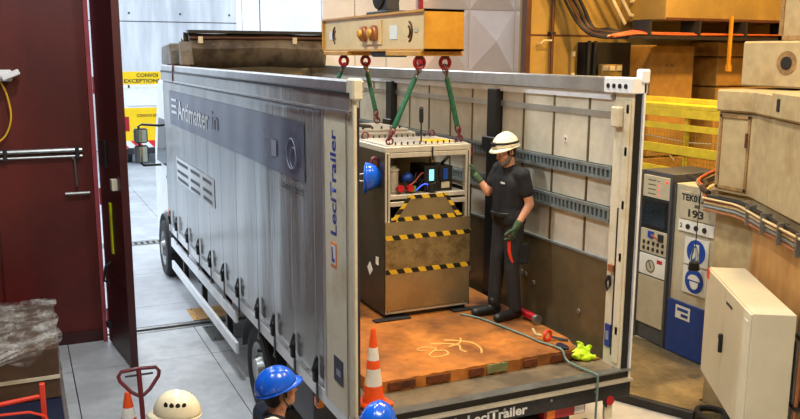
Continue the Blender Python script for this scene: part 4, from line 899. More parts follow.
def person(label, loc, rotz, J, top, pants, boots, helmet_mat, scale=1.0, long_sleeves=True, gloves=None, vents=False, band=None, hair='hair_dark', beard=None, headrot=(0, 0, 0), voxel=.012, extra=None):
    root = thing('person', label, 'person', loc, rotz); root.scale = (scale,) * 3
    j = dict(pel=(0, 0, .95), waist=(0, 0, 1.08), chest=(.0, 0, 1.30), neck=(-.005, 0, 1.47), head=(.03, 0, 1.605),
             shl=(-.01, .185, 1.415), shr=(-.01, -.185, 1.415), ell=(-.03, .235, 1.13), elr=(-.03, -.235, 1.13), wrl=(.05, .235, .89), wrr=(.05, -.235, .89),
             hdl=(.25, 0, -1), hdr=(.25, 0, -1), pnl=(0, -1, 0), pnr=(0, 1, 0),
             hil=(0, .09, .92), hir=(0, -.09, .92), knl=(.02, .10, .50), knr=(.02, -.10, .50), anl=(-.02, .11, .09), anr=(-.02, -.11, .09), tol=(.15, .13, .03), tor=(.15, -.13, .03))
    j.update(J); j = {k: Vector(v) for k, v in j.items()}
    R3 = (Matrix.Rotation(headrot[2], 3, 'Z') @ Matrix.Rotation(headrot[1], 3, 'Y') @ Matrix.Rotation(headrot[0], 3, 'X'))
    H = lambda x, y, z: j['head'] + R3 @ Vector((x, y, z))
    b = MB()
    # head
    b.ell(H(-.012, 0, .03), (.095, .076, .088), R3); b.ell(H(.02, 0, -.045), (.068, .058, .062), R3); b.ell(H(.055, 0, -.085), (.028, .03, .022), R3)
    b.capsule(H(.088, 0, .018), H(.106, 0, -.022), .010, .014, 8, 3); b.capsule(H(.08, -.035, .03), H(.08, .035, .03), .012, .012, 8, 3)
    b.capsule(H(.083, -.018, -.055), H(.083, .018, -.055), .009, .009, 8, 3)
    for s in (-1, 1):
        b.ell(H(-.01, s * .078, -.005), (.020, .010, .032), R3); b.ell(H(.05, s * .04, -.025), (.03, .025, .028), R3)
    b.capsule(j['neck'] - Vector((0, 0, .02)), H(-.02, 0, -.05), .058, .056)
    # torso
    for s in (-1, 1):
        o = Vector((0, s, 0))
        b.capsule(j['pel'] + o * .075, j['waist'] + o * .06, .105, .098); b.capsule(j['waist'] + o * .06, j['chest'] + o * .075, .098, .108); b.capsule(j['chest'] + o * .075, j['neck'] + o * .07 - Vector((0, 0, .085)), .108, .075)
    b.capsule(j['shl'] , j['shr'], .058, .058); b.capsule(j['neck'] - Vector((0, 0, .05)), j['shl'], .06, .05); b.capsule(j['neck'] - Vector((0, 0, .05)), j['shr'], .06, .05)
    for s in 'lr':
        b.capsule(j['sh' + s], j['el' + s], .054, .043); b.capsule(j['el' + s], j['wr' + s], .043, .029); hand_shapes(b, j['wr' + s], j['hd' + s], j['pn' + s], -1 if s == 'l' else 1)
        b.capsule(j['hi' + s], j['kn' + s], .074, .052); m = j['kn' + s].lerp(j['an' + s], .3) - Vector((.012, 0, 0)); b.capsule(j['kn' + s], m, .05, .05); b.capsule(m, j['an' + s], .05, .036)
        b.capsule(j['an' + s] - Vector((.03, 0, .045)), j['to' + s], .045, .034)
    remesh(b, 'body', 'skin', root, voxel, 3)
    # eyes
    for s in (-1, 1):
        e = MB().ell(H(.078, s * .031, .008), (.011, .013, .008), R3, 12, 8).build('eye', 'eye', root, smooth=True, world=False); MB().ell(H(.086, s * .031, .008), (.004, .006, .006), R3, 10, 6).build('iris', 'iris', e, smooth=True, world=False)
    hm = MB().ell(H(-.03, 0, .02), (.092, .082, .082), R3).ell(H(-.05, 0, -.02), (.06, .07, .065), R3)
    for s in (-1, 1): hm.capsule(H(.025, s * .073, .03), H(.02, s * .073, -.015), .012, .008, 8, 3)
    for s in (-1, 1): hm.capsule(H(.086, s * .018, .034), H(.078, s * .048, .034), .006, .005, 8, 3)
    remesh(hm, 'hair', hair, root, .008, 2)
    if beard:
        remesh(MB().ell(H(.055, 0, -.09), (.042, .045, .035), R3).capsule(H(.02, .066, -.03), H(.05, .045, -.085), .012, .02).capsule(H(.02, -.066, -.03), H(.05, -.045, -.085), .012, .02).capsule(H(.094, -.022, -.042), H(.094, .022, -.042), .008, .008), 'beard', beard, root, .006, 2)
    # clothes
    g = .014; c = MB()
    for s in (-1, 1):
        o = Vector((0, s, 0))
        c.capsule(j['pel'] + o * .075 + Vector((0, 0, .03)), j['waist'] + o * .065, .112 + g, .105 + g); c.capsule(j['waist'] + o * .065, j['chest'] + o * .08, .105 + g, .11 + g); c.capsule(j['chest'] + o * .08, j['neck'] + o * .075 - Vector((0, 0, .09)), .11 + g, .078 + g)
    c.capsule(j['shl'], j['shr'], .062 + g, .062 + g); c.capsule(j['neck'] - Vector((0, 0, .05)), j['neck'] - Vector((0, 0, .01)), .066, .062)
    for s in 'lr':
        if long_sleeves: c.capsule(j['sh' + s], j['el' + s], .058 + g, .05 + g); c.capsule(j['el' + s], j['el' + s].lerp(j['wr' + s], .93), .05 + g, .036 + g)
        else: c.capsule(j['sh' + s], j['sh' + s].lerp(j['el' + s], .55), .06 + g, .055 + g)
    sh_ = remesh(c, 'jacket' if long_sleeves else 'shirt', top, root, voxel, 2)
    c = MB()
    for s in (-1, 1): c.capsule(j['pel'] + Vector((0, s * .075, -.04)), j['pel'] + Vector((0, s * .075, .07)), .112, .108)
    for s in 'lr':
        a = j['an' + s]
        c.capsule(j['hi' + s], j['kn' + s], .1, .078); c.capsule(j['kn' + s], a + Vector((0, 0, .03)), .078, .068)
    remesh(c, 'trousers', pants, root, voxel, 2)
    for s in 'lr':
        c = MB(); c.capsule(j['an' + s] + Vector((0, 0, .04)), j['an' + s] - Vector((.02, 0, .035)), .056, .056); c.capsule(j['an' + s] - Vector((.03, 0, .04)), j['to' + s] + Vector((.03, 0, .01)), .053, .044)
        for v in range(len(c.v)): c.v[v] = (c.v[v][0], c.v[v][1], max(c.v[v][2], .002))
        remesh(c, 'boot', boots, root, .01, 1)
    if gloves:
        for s in 'lr':
            c = MB(); hand_shapes(c, j['wr' + s], j['hd' + s], j['pn' + s], -1 if s == 'l' else 1, grow=.0035); dd = (j['wr' + s] - j['el' + s]).normalized(); c.capsule(j['wr' + s] - dd * .05, j['wr' + s], .038, .034)
            remesh(c, 'glove', gloves, root, .0055, 1)
    hl = helmet('helmet', helmet_mat, root, vents, band)
    hl.location = H(-.012, 0, .052); hl.rotation_euler = (R3 @ Matrix.Rotation(-.12, 3, 'Y')).to_euler()
    for s in (-1, 1): MB().tube([H(.0, s * .098, .05), H(.0, s * .085, -.03), H(.03, s * .05, -.10), H(.045, 0, -.118)], .004, 6).build('chin_strap', 'black', root, world=False)
    if extra: extra(root, j)
    return root

def man_extra(root, j):
    MB().tube([(.10, .178, .84), (.115, .185, .78), (.115, .19, .70), (.09, .19, .62), (.07, .19, .58)], [.012, .016, .016, .014, .01], 10).build('orange_knife', 'red_orange', root, smooth=True, world=False)
    MB().box(-.12, .0, .16, .20, .55, .75).build('thigh_pocket', 'trousers_dark', root, bevel=.015, world=False)
    MB().box(.128, .136, .05, .11, 1.315, 1.33).build('chest_logo', 'paper', root, world=False)
    MB().lathe([(.165, 1.0), (.172, 1.005), (.172, 1.035), (.165, 1.04)], 28).build('belt', 'black', root, world=False)
    for v in root.children[-1].data.vertices: v.co.x *= .82; v.co.y *= 1.12
person('man in black t-shirt and white helmet standing on the truck deck', (.915, 1.44, PZ), PI + .05,
       dict(elr=(.075, -.25, 1.185), wrr=(.165, -.315, 1.335), hdr=(.22, -.75, .35), pnr=(.8, .3, 0), shl=(-.01, .19, 1.40), ell=(-.07, .235, 1.13), wrl=(.07, .225, .92), hdl=(.45, 0, -1), pnl=(.3, -.6, 0), head=(.055, 0, 1.60), neck=(.0, 0, 1.46),
            knl=(.03, .10, .50), tol=(.16, .14, .03), anr=(.08, -.10, .09), tor=(.25, -.11, .03), knr=(.06, -.09, .50)),
       'shirt_black', 'trousers_dark', 'black', 'helmet_white', 1.03, False, 'glove_green', False, 'black', 'hair_dark', 'beard_grey', (0, .30, .1), .010, man_extra)
def under(loc_top, h): return (loc_top[0], loc_top[1], 0)
person('person in navy jacket and blue helmet looking at the truck side', (-2.0, -.36, 0), .0, dict(head=(.05, 0, 1.61), neck=(.02, 0, 1.46), elr=(.08, -.22, 1.15), wrr=(.28, -.15, 1.1), hdr=(1, .2, .1)), 'jacket_navy', 'trousers_dark', 'black', 'helmet_blue', 1.03, headrot=(0, -.2, 0), voxel=.013)
person('person in white vented helmet by the pallet truck', (-2.63, -.54, 0), 2.7, dict(), 'jacket_navy', 'trousers_dark', 'black', 'helmet_white', 1.035, vents=True, headrot=(0, .05, 0), voxel=.016)
person('person in cream helmet just behind the blue helmet at the truck wheel', (-2.20, -.98, 0), .8, dict(), 'shirt_black', 'trousers_dark', 'black', 'helmet_white', .985, headrot=(0, .05, 0), voxel=.016)
person('person in blue helmet at the bottom edge below the deck cone', (-1.53, -1.03, 0), .9, dict(), 'jacket_navy', 'trousers_dark', 'black', 'helmet_blue', .99, headrot=(0, .1, 0), voxel=.016)
# ------------------------------------------------------------------ right side of the hall
random.seed(21)
# tread plate landing
ld = thing('tread_landing', 'diamond tread plate landing with dark kerb beside the truck', 'landing', (3.3, 1.8, 0))
poly = [(2.42, 2.06), (2.98, .98), (3.34, .80), (3.34, 1.21), (4.14, 1.21), (4.14, 5.0), (2.42, 5.0)]
MB().prism(poly, 0.002, .07).build('plate', TREAD, ld)
dx, dy = .461, -.888
MB().obox((2.70, 1.515, .05), (dx, dy, 0), (-dy, dx, 0), (0, 0, 1), .66, .035, .05).build('kerb', 'steel_dark', ld, bevel=.006); MB().box(2.36, 2.43, 2.06, 5.0, 0.002, .10).build('kerb', 'steel_dark', ld, bevel=.006)
t = thing('fallen_hose', 'black hose loop lying at the foot of the concrete pillar', 'hose', (3.15, .8, .07))
MB().tube(sp([(3.0, .62, .035), (3.0, .84, .10), (3.1, .98, .10), (3.24, .94, .10), (3.28, .78, .10), (3.16, .6, .05)]), .03, 8).build('loop', 'rubber', t, smooth=True)

# racks
def rack_frame(y0, y1, x0, z1, m, lab, nm):
    t = thing(nm, lab, 'cabinet', (x0 + .4, (y0 + y1) / 2, .07)); MB().box(x0 + .01, x0 + .8, y0, y1, .07, z1).build('body', m, t, bevel=.006); return t
r1 = rack_frame(2.70, 3.29, 4.15, 2.38, 'rack_grey', 'dark grey electronics rack with screen and meter beside the truck post', 'electronics_rack')
for y in (2.70, 3.25): MB().box(4.13, 4.16, y, y + .04, .07, 2.38).build('front_rail', 'rack_grey', r1, bevel=.003)
def pan(z0, z1, m, nm): return MB().box(4.135, 4.16, 2.745, 3.245, z0, z1).build(nm, m, r1, bevel=.004)
p = pan(2.03, 2.32, 'rack_light', 'led_panel')
for k in range(4): MB().lathe([(.008, 4.128), (.008, 4.136)], 8, (0, 2.95, 2.08 + k * .06), 'x').build('led', 'led_red' if k < 3 else 'print_black', p); MB().box(4.133, 4.136, 3.0, 3.15, 2.075 + k * .06, 2.085 + k * .06).build('caption', 'print_black', p)
MB().lathe([(.016, 4.125), (.016, 4.136)], 10, (0, 2.80, 2.26), 'x').build('led', 'led_red', p)
p = pan(1.62, 2.01, 'black', 'monitor'); MB().box(4.13, 4.136, 2.79, 3.2, 1.66, 1.97).build('screen_glass', 'screen', p)
p = pan(1.28, 1.60, 'rack_light', 'switch_panel')
for i in range(5):
    for z in (1.32, 1.40): MB().box(4.118, 4.136, 2.79 + i * .09, 2.82 + i * .09, z, z + .045).build('switch', 'print_black', p)
MB().box(4.115, 4.136, 2.80, 2.90, 1.47, 1.57).build('relay', 'print_black', p, bevel=.004); MB().box(4.12, 4.136, 2.99, 3.09, 1.49, 1.58).build('blue_relay', 'sign_blue', p)
MB().tube([(4.10, 3.0, 1.52), (4.06, 2.95, 1.56), (4.08, 2.85, 1.50)], .01, 6).build('patch_cable', 'cable_orange', p)
p = pan(.98, 1.26, 'paper', 'meter_panel'); MB().lathe([(.085, 4.132), (.085, 4.136)], 24, (0, 3.02, 1.11), 'x').build('dial', 'rack_light', p); MB().tube([(4.13, 3.02 + .08 * math.cos(a), 1.11 + .08 * math.sin(a)) for a in [k * PI / 10 for k in range(20)]], .006, 5, True).build('dial_ring', 'print_black', p); MB().obox((4.13, 3.03, 1.13), (0, .5, .86), (1, 0, 0), (0, .86, -.5), .05, .003, .005).build('needle', 'print_black', p)
MB().box(4.132, 4.136, 2.80, 2.9, 1.17, 1.22).build('caption', 'red_paint', p)
pan(.30, .96, 'rack_light', 'blank_panel')
r2 = rack_frame(1.86, 2.66, 4.15, 2.28, 'rack_light', 'light grey cabinet marked 193 with blue base and helmet signs', 'marked_cabinet')
MB().box(4.135, 4.16, 1.86, 2.66, .08, .78).build('blue_base', 'rack_blue', r2, bevel=.004); MB().box(4.14, 4.155, 2.635, 2.66, .78, 2.27).build('edge_trim', 'rack_grey', r2)
nb = MB().box(4.14, 4.155, 1.9, 2.55, 1.86, 2.20).build('name_board', 'rack_light', r2)
text('lettering', 'TEK01.A', (4.138, 2.53, 2.09), (0, -1, 0), (0, 0, 1), .44, .085, 'print_black', nb, bold=.03); text('lettering', '=', (4.138, 2.30, 2.02), (0, -1, 0), (0, 0, 1), .09, .035, 'print_black', nb, bold=.03); text('lettering', '193', (4.138, 2.40, 1.89), (0, -1, 0), (0, 0, 1), .26, .10, 'print_black', nb, bold=.03)
bp = MB().box(4.132, 4.155, 1.95, 2.55, 1.70, 1.84).build('button_strip', 'paper', r2)
for y in (2.38, 2.24, 2.10): MB().lathe([(.03, 4.115), (.034, 4.12), (.034, 4.133)], 14, (0, y, 1.77), 'x').build('button', 'print_black', bp, smooth=True)
text('lettering', '2', (4.131, 2.52, 1.74), (0, -1, 0), (0, 0, 1), .04, .06, 'print_black', bp, bold=.02)
def sign(z, kind):
    s = MB().box(4.136, 4.15, 2.02, 2.42, z, z + .34).build('safety_sign', 'paper', r2); MB().lathe([(.155, 4.132), (.155, 4.137)], 32, (0, 2.22, z + .17), 'x').build('sign_disc', 'sign_blue', s)
    if kind: MB().ell((4.131, 2.22, z + .15), (.003, .075, .085)).build('head_symbol', 'paper', s); MB().grid(lambda u, v: (4.127, 2.22 + (.085 + .02 * v) * math.cos(u * PI), z + .18 + .075 * v * math.sin(u * PI)), 16, 3).build('helmet_symbol', 'paper', s); MB().box(4.126, 4.129, 2.12, 2.32, z + .165, z + .18).build('brim_symbol', 'sign_blue', s)
    else: MB().prism([(2.16, z + .08), (2.28, z + .08), (2.28, z + .14), (2.25, z + .15), (2.25, z + .27), (2.17, z + .27)], 4.128, 4.132, 'x').build('boot_symbol', 'paper', s)
sign(1.30, 0); sign(.93, 1)
s = MB().box(4.13, 4.136, 2.25, 2.5, .56, .73).build('notice', 'paper', r2); MB().box(4.127, 4.131, 2.28, 2.47, .66, .70).build('notice_bar', 'sign_blue', s); MB().box(4.127, 4.131, 2.28, 2.40, .59, .63).build('notice_bar', 'rack_blue', s)
# hanging glass lamp in front of cabinet
t = thing('hanging_lamp', 'clear glass inspection lamp hanging on a wire before the marked cabinet', 'lamp', (3.95, 2.05, 1.3))
MB().lathe([(.02, 1.34), (.05, 1.36), (.055, 1.48), (.03, 1.56), (.02, 1.60)], 16, (3.95, 2.05, 0), cap=False).build('glass', 'glass', t, smooth=True); MB().lathe([(.02, 1.29), (.07, 1.31), (.06, 1.40), (.02, 1.42)], 16, (3.95, 2.05, 0)).build('socket', 'black', t, smooth=True); MB().tube([(3.95, 2.05, 1.58), (3.96, 2.05, 1.9), (3.98, 2.05, 2.36)], .006, 6).build('wire', 'cable_black', t)

# cables on the racks and the conduit bundle along the concrete blocks
F = Vector((3.3, .70, 0)); FD = Vector((-.5, -.866, 0)); FN = Vector((-.866, .5, 0))   # line of the slanted block face and its outward normal
def face(sv, z, o=0): p = F + FD * sv + FN * o; return (p.x, p.y, z)
cols = ['cable_cream', 'cable_orange', 'cable_cream', 'cable_yellow', 'cable_black', 'cable_cream', 'copper', 'cable_black', 'cable_cream', 'cable_orange']
t = thing('loose_cables', 'tangle of cream, orange and black cables on top of the racks', 'cables', (4.4, 2.4, 2.3))
for k, m in enumerate(cols):
    a = random.uniform(-.1, .1)
    MB().tube(sp([(4.8 + a, 2.2 + a * 3, 2.62 + .05 * k), (4.62 + a, 2.15 + a * 2, 2.44 + .035 * k), (4.35, 2.1 + a, 2.36 + .025 * k), (3.95 - .015 * k, 1.95 + a * .6, 2.33 + .014 * k), (3.6, 1.62, 2.32 + .01 * k), (3.26 - .006 * k, 1.2, 2.32 + .008 * k)]), .016, 6).build('cable', m, t, smooth=True)
t = thing('conduit_bundle', 'bundle of cables and pipes strapped under the concrete blocks', 'conduit', (3.2, .6, 2.3))
for k, (m, z, o, r) in enumerate((('cable_black', 2.40, .03, .022), ('cable_orange', 2.36, .05, .014), ('cable_cream', 2.33, .05, .014), ('steel_gal', 2.29, .04, .022), ('copper', 2.25, .05, .014), ('cable_cream', 2.38, .08, .012))):
    MB().tube([(3.27 - o, 1.22, z), (3.27 - o, .80, z), face(.1, z - .01, o + .02), face(.6, z - .02, o), face(1.0, z - .01, o), face(1.6, z, o), face(2.4, z, o)], r, 8).build('pipe', m, t, smooth=True)
for s_ in (.25, .7, 1.15, 1.6): q = face(s_, 2.32, .05); MB().obox(q, FD, FN, (0, 0, 1), .012, .05, .10).build('clamp', 'steel_gal', t)
MB().tube(sp([(3.25, 1.2, 2.43), (3.45, 1.5, 2.43), (3.75, 1.75, 2.42), (4.0, 2.3, 2.42)]), .03, 8).build('hose', 'cable_black', t, smooth=True)

# concrete pillar and blocks
def facepoly(o, s_end, back=4.7, ytop=1.19):
    c0 = (3.3 + o, ytop); c1 = (3.3 + o, .70 + o * .2); p = F + FD * s_end + FN * (-o); return [c0, c1, (p.x, p.y), (back, p.y), (back, ytop)]
cp = thing('concrete_pillar', 'tall stained concrete pillar behind the wall cabinet', 'pillar', (3.8, .5, 0)); MB().prism(facepoly(.06, 2.6), .0, 2.45).build('core', 'concrete_block', cp, bevel=.01)
cbk = thing('concrete_block', 'large angled concrete shielding block above the conduit bundle', 'block', (3.8, .5, 2.45))
MB().prism(facepoly(0, 2.6), 2.452, 3.30).build('core', 'concrete_block', cbk, bevel=.015)
MB().box(3.275, 3.30, .76, .79, 2.95, 3.1).build('lifting_slot', 'brown_steel', cbk)
for z in (2.5, 3.24): MB().box(3.285, 3.3, .74, 1.15, z, z + .03).build('edge_frame', 'rust_stain', cbk)
for y in (.745, 1.12): MB().box(3.285, 3.3, y, y + .03, 2.5, 3.27).build('edge_frame', 'rust_stain', cbk)
sl = thing('concrete_slab', 'thick pale concrete slab lying on the angled block', 'slab', (3.8, .5, 3.3)); MB().prism(facepoly(-.05, .55), 3.302, 3.53).build('core', 'concrete_block', sl, bevel=.02)
s2 = thing('concrete_slab', 'pale concrete slab with a dark lifting pocket at the right edge', 'slab', (3.4, -.6, 3.3))
pA, pB = F + FD * .57 + FN * .05, F + FD * 2.6 + FN * .05; MB().prism([(pA.x, pA.y), (pB.x, pB.y), (4.7, pB.y), (4.7, pA.y)], 3.302, 3.55).build('core', 'concrete_block', s2, bevel=.02)
q = face(.78, 3.43, .05); m_ = MB().obox(q, FD, FN, (0, 0, 1), .035, .012, .06); m_.build('pocket', 'dark_void', s2, bevel=.01)
ub = thing('concrete_block', 'square concrete block with rust round a black lifting hole on the slab', 'block', (4.1, .6, 3.53))
MB().box(3.62, 4.6, -.2, 1.24, 3.552, 4.02).build('core', 'concrete_block', ub, bevel=.02); MB().lathe([(.12, 3.615), (.12, 3.625)], 20, (0, .66, 3.80), 'x').build('rust_stain', 'rust_stain', ub); MB().lathe([(.05, 3.605), (.066, 3.608), (.066, 3.625)], 18, (0, .66, 3.80), 'x').build('lifting_hole', 'dark_void', ub)
ub = thing('concrete_block', 'small framed concrete block on top of the right hand stack', 'block', (4.3, .4, 4.02)); MB().box(3.85, 4.6, -.2, .98, 4.022, 4.5).build('core', 'concrete_block', ub, bevel=.02)
for z in (4.03, 4.45): MB().box(3.835, 3.85, -.2, .98, z, z + .045).build('edge_frame', 'rust_stain', ub)
MB().box(3.835, 3.85, .935, .98, 4.03, 4.49).build('edge_frame', 'rust_stain', ub)
# plywood sheet on the slanted face
t = thing('plywood_sheet', 'plywood sheet fixed under the conduit bundle above the wall cabinet', 'board', (3.0, .2, 1.2)); MB().obox(face(.95, 1.75, -.03), FD, FN, (0, 0, 1), .80, .012, .52).build('sheet', 'plywood', t)
mb = MB()
for sv in (.2, .95, 1.7):
    for z in (1.3, 2.2): q = face(sv, z, -.012); mb.obox(q, FD, FN, (0, 0, 1), .012, .004, .012)
mb.build('screws', 'steel_dark', t)['kind'] = 'stuff'

# wall cabinet
CB = thing('wall_cabinet', 'pale beige two-door electrical cabinet with black handle on the pillar', 'cabinet', (2.4, .0, .7))
TL = Vector((2.75, .64)); U2 = Vector((-.53, -.85)).normalized(); N2 = Vector((U2.y, -U2.x)); W_, ZB, ZT, DP = 1.55, .72, 1.80, .36
def cbx(name, s0, s1, z0, z1, d0, d1, m, par, bev=.004):
    # s along the front from far end, d = depth behind the front (negative stands proud)
    c = TL + U2 * (s0 + s1) / 2 - N2 * (d0 + d1) / 2
    return MB().obox((c.x, c.y, (z0 + z1) / 2), (U2.x, U2.y, 0), (N2.x, N2.y, 0), (0, 0, 1), (s1 - s0) / 2, (d1 - d0) / 2, (z1 - z0) / 2).build(name, m, par, bevel=bev)
if N2.dot(Vector((-3.4, -5.4)) - TL) < 0: N2 = -N2
cbx('body', 0, W_, ZB, ZT, .02, DP, 'cabinet', CB)
d1 = cbx('door', .01, .72, ZB + .01, ZT - .01, 0, .02, 'cabinet', CB); d2 = cbx('door', .73, W_ - .01, ZB + .01, ZT - .01, 0, .02, 'cabinet', CB)
cbx('handle', .74, .775, 1.18, 1.36, -.035, 0, 'black', d2, .008); cbx('lock', .66, .72, 1.28, 1.33, -.02, 0, 'black', d1, .006); cbx('name_plate', .80, 1.0, 1.66, 1.685, -.004, 0, 'black', d2, .001); cbx('orange_tag', .0, .10, 1.70, 1.80, -.004, 0, 'red_orange', d1, .001); cbx('paper_tag', 1.40, 1.5, 1.70, 1.72, -.004, 0, 'paper', d2, .001)
cbx('wall_bracket', .1, .16, 1.0, 1.5, DP, DP + .12, 'steel_dark', CB); cbx('wall_bracket', 1.3, 1.36, 1.0, 1.5, DP, DP + .12, 'steel_dark', CB)
t = thing('riser_pipe', 'vertical copper and grey pipes rising beside the wall cabinet', 'pipe', face(1.9, 0, .1))
for k, m in enumerate(('steel_gal', 'copper')): q = face(1.82 + k * .06, 0, .08); MB().tube([(q[0], q[1], .0), (q[0], q[1], 2.3)], .02, 8).build('pipe', m, t, smooth=True)
for z in (.4, 1.0, 1.6, 2.1): q = face(1.85, z, .05); MB().obox(q, FD, FN, (0, 0, 1), .08, .05, .015).build('clip', 'steel_dark', t)

# yellow cage behind the racks
cg = thing('yellow_cage', 'yellow safety railing with wire mesh behind the racks', 'railing', (5.0, 4, 0))
for (z0, z1, x0) in ((3.02, 3.14, 4.97), (2.84, 2.93, 4.98), (2.50, 2.63, 4.98), (2.21, 2.31, 4.98)): MB().box(x0, 5.02, 2.3, 5.8, z0, z1).build('rail', 'yellow_rail', cg, bevel=.004)
MB().box(4.97, 5.35, 2.3, 5.8, 3.14, 3.20).build('top_board', 'yellow_rail', cg, bevel=.006); MB().box(5.30, 5.36, 2.3, 5.8, 3.20, 3.27).build('top_board', 'yellow_rail', cg, bevel=.006)
for y in (2.4, 3.45, 4.6, 5.7): MB().box(5.02, 5.07, y, y + .05, .0, 3.14).build('post', 'yellow_rail', cg)
mb = MB(); y = 2.3
while y < 5.8: mb.box(5.0, 5.004, y, y + .005, 2.25, 2.9); y += .06
z = 2.25
while z < 2.9: mb.box(5.0, 5.004, 2.3, 5.8, z, z + .005); z += .06
mb.build('wire_mesh', 'mesh_wire', cg)['kind'] = 'stuff'
t = thing('loose_wire', 'pale loose wire lying through the yellow cage mesh', 'wire', (5.1, 3.8, 2.6)); MB().tube([(5.04, 4.3, 2.72), (5.08, 4.0, 2.70), (5.05, 3.5, 2.68), (5.08, 3.0, 2.70)], .012, 6).build('strand', 'cable_cream', t, smooth=True); MB().tube([(5.05, 4.2, 2.45), (5.08, 3.9, 2.52), (5.06, 3.7, 2.40)], .012, 6).build('strand', 'cable_cream', t, smooth=True)

# concrete blocks and beams at the back
for (x0, x1, z0, z1, lab, m) in ((6.1, 7.02, 2.2, 4.04, 'ochre-lit concrete block left of the dark gap behind the cage', 'concrete_ochre'), (7.55, 9.2, 3.86, 4.10, 'top concrete block right of the dark gap behind the cage', 'concrete_ochre'), (7.55, 9.2, 3.35, 3.84, 'middle concrete block right of the dark gap behind the cage', 'concrete_ochre'), (7.55, 9.2, 2.2, 3.33, 'lowest concrete block right of the dark gap behind the cage', 'concrete_ochre')):
    t = thing('concrete_block', lab, 'block', ((x0 + x1) / 2, 5.9, z0)); MB().box(x0, x1, 5.5, 6.2, z0, z1).build('core', m, t, bevel=.02)
    if x0 < 7: text('painted_mark', 'X N', (6.40, 5.497, 3.68), (1, 0, 0), (0, 0, 1), .16, .06, 'print_black', t)
    MB().box(x0 + .05, x1 - .05, 5.55, 6.15, z0 - .02, z0).build('bearing_pad', 'black', t)
t = thing('support_plinth', 'dark concrete plinth carrying the back blocks behind the cage', 'plinth', (7.6, 5.85, 0)); MB().box(5.6, 9.4, 5.5, 6.2, 0, 2.178).build('core', 'concrete_ochre', t, bevel=.02)
t = thing('ceiling_beam', 'large ochre concrete beam along the top right of the hall', 'beam', (8.5, 5.7, 4.4)); MB().box(6.0, 11, 5.1, 6.2, 4.42, 6.0).build('core', 'wall_ochre', t, bevel=.02); MB().box(6.0, 11, 5.09, 5.1, 4.42, 4.46).build('drip_edge', 'brown_steel', t)
t = thing('cable_tray', 'cable tray with orange cables under the ochre beam', 'tray', (7.5, 5.3, 4.15))
MB().box(5.2, 11, 5.0, 5.42, 4.12, 4.14).build('bottom', 'steel_dark', t); MB().box(5.2, 11, 4.99, 5.0, 4.12, 4.17).build('lip', 'steel_dark', t)
for k, m in enumerate(('cable_orange', 'cable_orange', 'red_orange', 'cable_orange', 'cable_cream', 'cable_black')): MB().tube([(5.0, 5.1 + k * .04, 4.15 + .01 * (k % 3)), (5.4, 5.05 + k * .05, 4.2 + .02 * (k % 3)), (6.2, 5.05 + k * .05, 4.19 + .025 * (k % 2)), (8, 5.05 + k * .05, 4.21), (11, 5.05 + k * .05, 4.22)], .016, 8).build('cable', m, t, smooth=True)
for x in (5.6, 6.6, 7.6, 8.6): MB().box(x, x + .04, 5.0, 5.42, 4.14, 4.42).build('hanger', 'steel_dark', t)
t = thing('yellow_bracket', 'short yellow bracket hanging from the cable tray', 'bracket', (7.2, 4.95, 3.6)); MB().box(7.22, 7.27, 4.95, 4.99, 3.72, 4.5).build('strip', 'crane_ochre', t); MB().box(7.20, 7.28, 4.93, 4.99, 3.62, 3.72).build('foot', 'crane_ochre', t)
t = thing('cable_bundle', 'dark thick cable bundle curving down the ochre wall into the tray', 'cable', (4.9, 6.0, 4.2))
for k in range(7): MB().tube(sp([(4.4 + k * .05, 6.0 - .03 * (k % 3), 5.2), (4.75 + k * .05, 5.95 - .04 * (k % 2), 4.62), (4.95 + k * .04, 5.85, 4.30), (5.1 + k * .03, 5.6, 4.16 + .02 * k), (5.4, 5.2 + k * .04, 4.15 + .012 * k)]), .026, 8).build('cable', ('cable_black', 'brown_steel', 'cable_black')[k % 3], t, smooth=True)
t = thing('cable_ladder', 'pale steel cable ladder slanting down the ochre wall', 'ladder', (5.6, 5.9, 4.4))
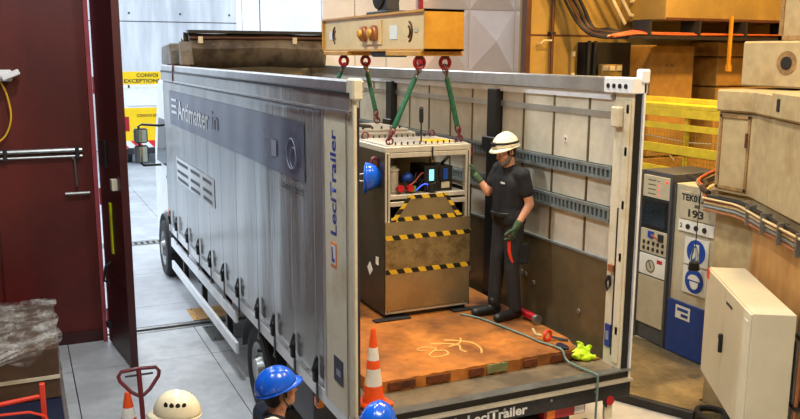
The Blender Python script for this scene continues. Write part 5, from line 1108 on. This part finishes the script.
for (a, b) in (((5.25, 5.9, 5.2), (5.85, 5.9, 4.38)), ((5.45, 5.9, 5.2), (5.95, 5.9, 4.52))): MB().tube([a, b], .03, 6).build('rail', 'cream', t)
for (a, b) in (((5.95, 5.9, 4.52), (6.6, 5.9, 4.52)), ((5.95, 5.9, 4.75), (6.6, 5.9, 4.75))): MB().tube([a, b], .03, 6).build('rail', 'cream', t)
t = thing('wall_pipe', 'thin brown vertical pipe on the ochre wall beside the doorway', 'pipe', (4.6, 6.18, 0)); MB().tube([(4.60, 6.16, .0), (4.60, 6.16, 7.9)], .03, 8).build('pipe', 'brown_steel', t, smooth=True)
for z in (1, 2.5, 4.2, 5.5): MB().box(4.55, 4.65, 6.13, 6.22, z, z + .04).build('clip', 'steel_dark', t)
t = thing('wall_hook', 'bent pale steel hook on the ochre wall beside the brown post', 'hook', (4.4, 6.2, 4.05)); MB().tube([(4.36, 6.2, 4.05), (4.36, 6.12, 4.05), (4.40, 6.10, 4.10), (4.55, 6.10, 4.10)], .015, 8).build('rod', 'cream', t, smooth=True)
t = thing('service_niche', 'dark equipment niche with small lit boxes below the cable tray', 'niche', (5.6, 6.1, 3.2)); MB().box(5.15, 6.08, 6.0, 6.21, 2.0, 4.08).build('frame', 'black', t)
MB().box(5.42, 5.85, 5.9, 6.0, 3.28, 3.72).build('junction_box', 'wall_ochre', t, bevel=.01)
for k in range(3): MB().box(5.44 + k * .14, 5.54 + k * .14, 5.88, 5.9, 3.62, 3.70).build('indicator', 'cream', t)
for x in (5.2, 5.32): MB().tube([(x, 5.97, 2.0), (x, 5.97, 4.1)], .03, 8).build('pipe', 'steel_dark', t)
t = thing('wall_fixture', 'small pale vertical fixture strip on the ochre wall', 'fixture', (5.02, 6.2, 3.5)); MB().box(4.98, 5.06, 6.14, 6.22, 3.45, 3.95).build('strip', 'wall_ochre', t, bevel=.01)
for z in (3.5, 3.85): MB().box(4.99, 5.05, 6.13, 6.14, z, z + .08).build('lens', 'cream', t)
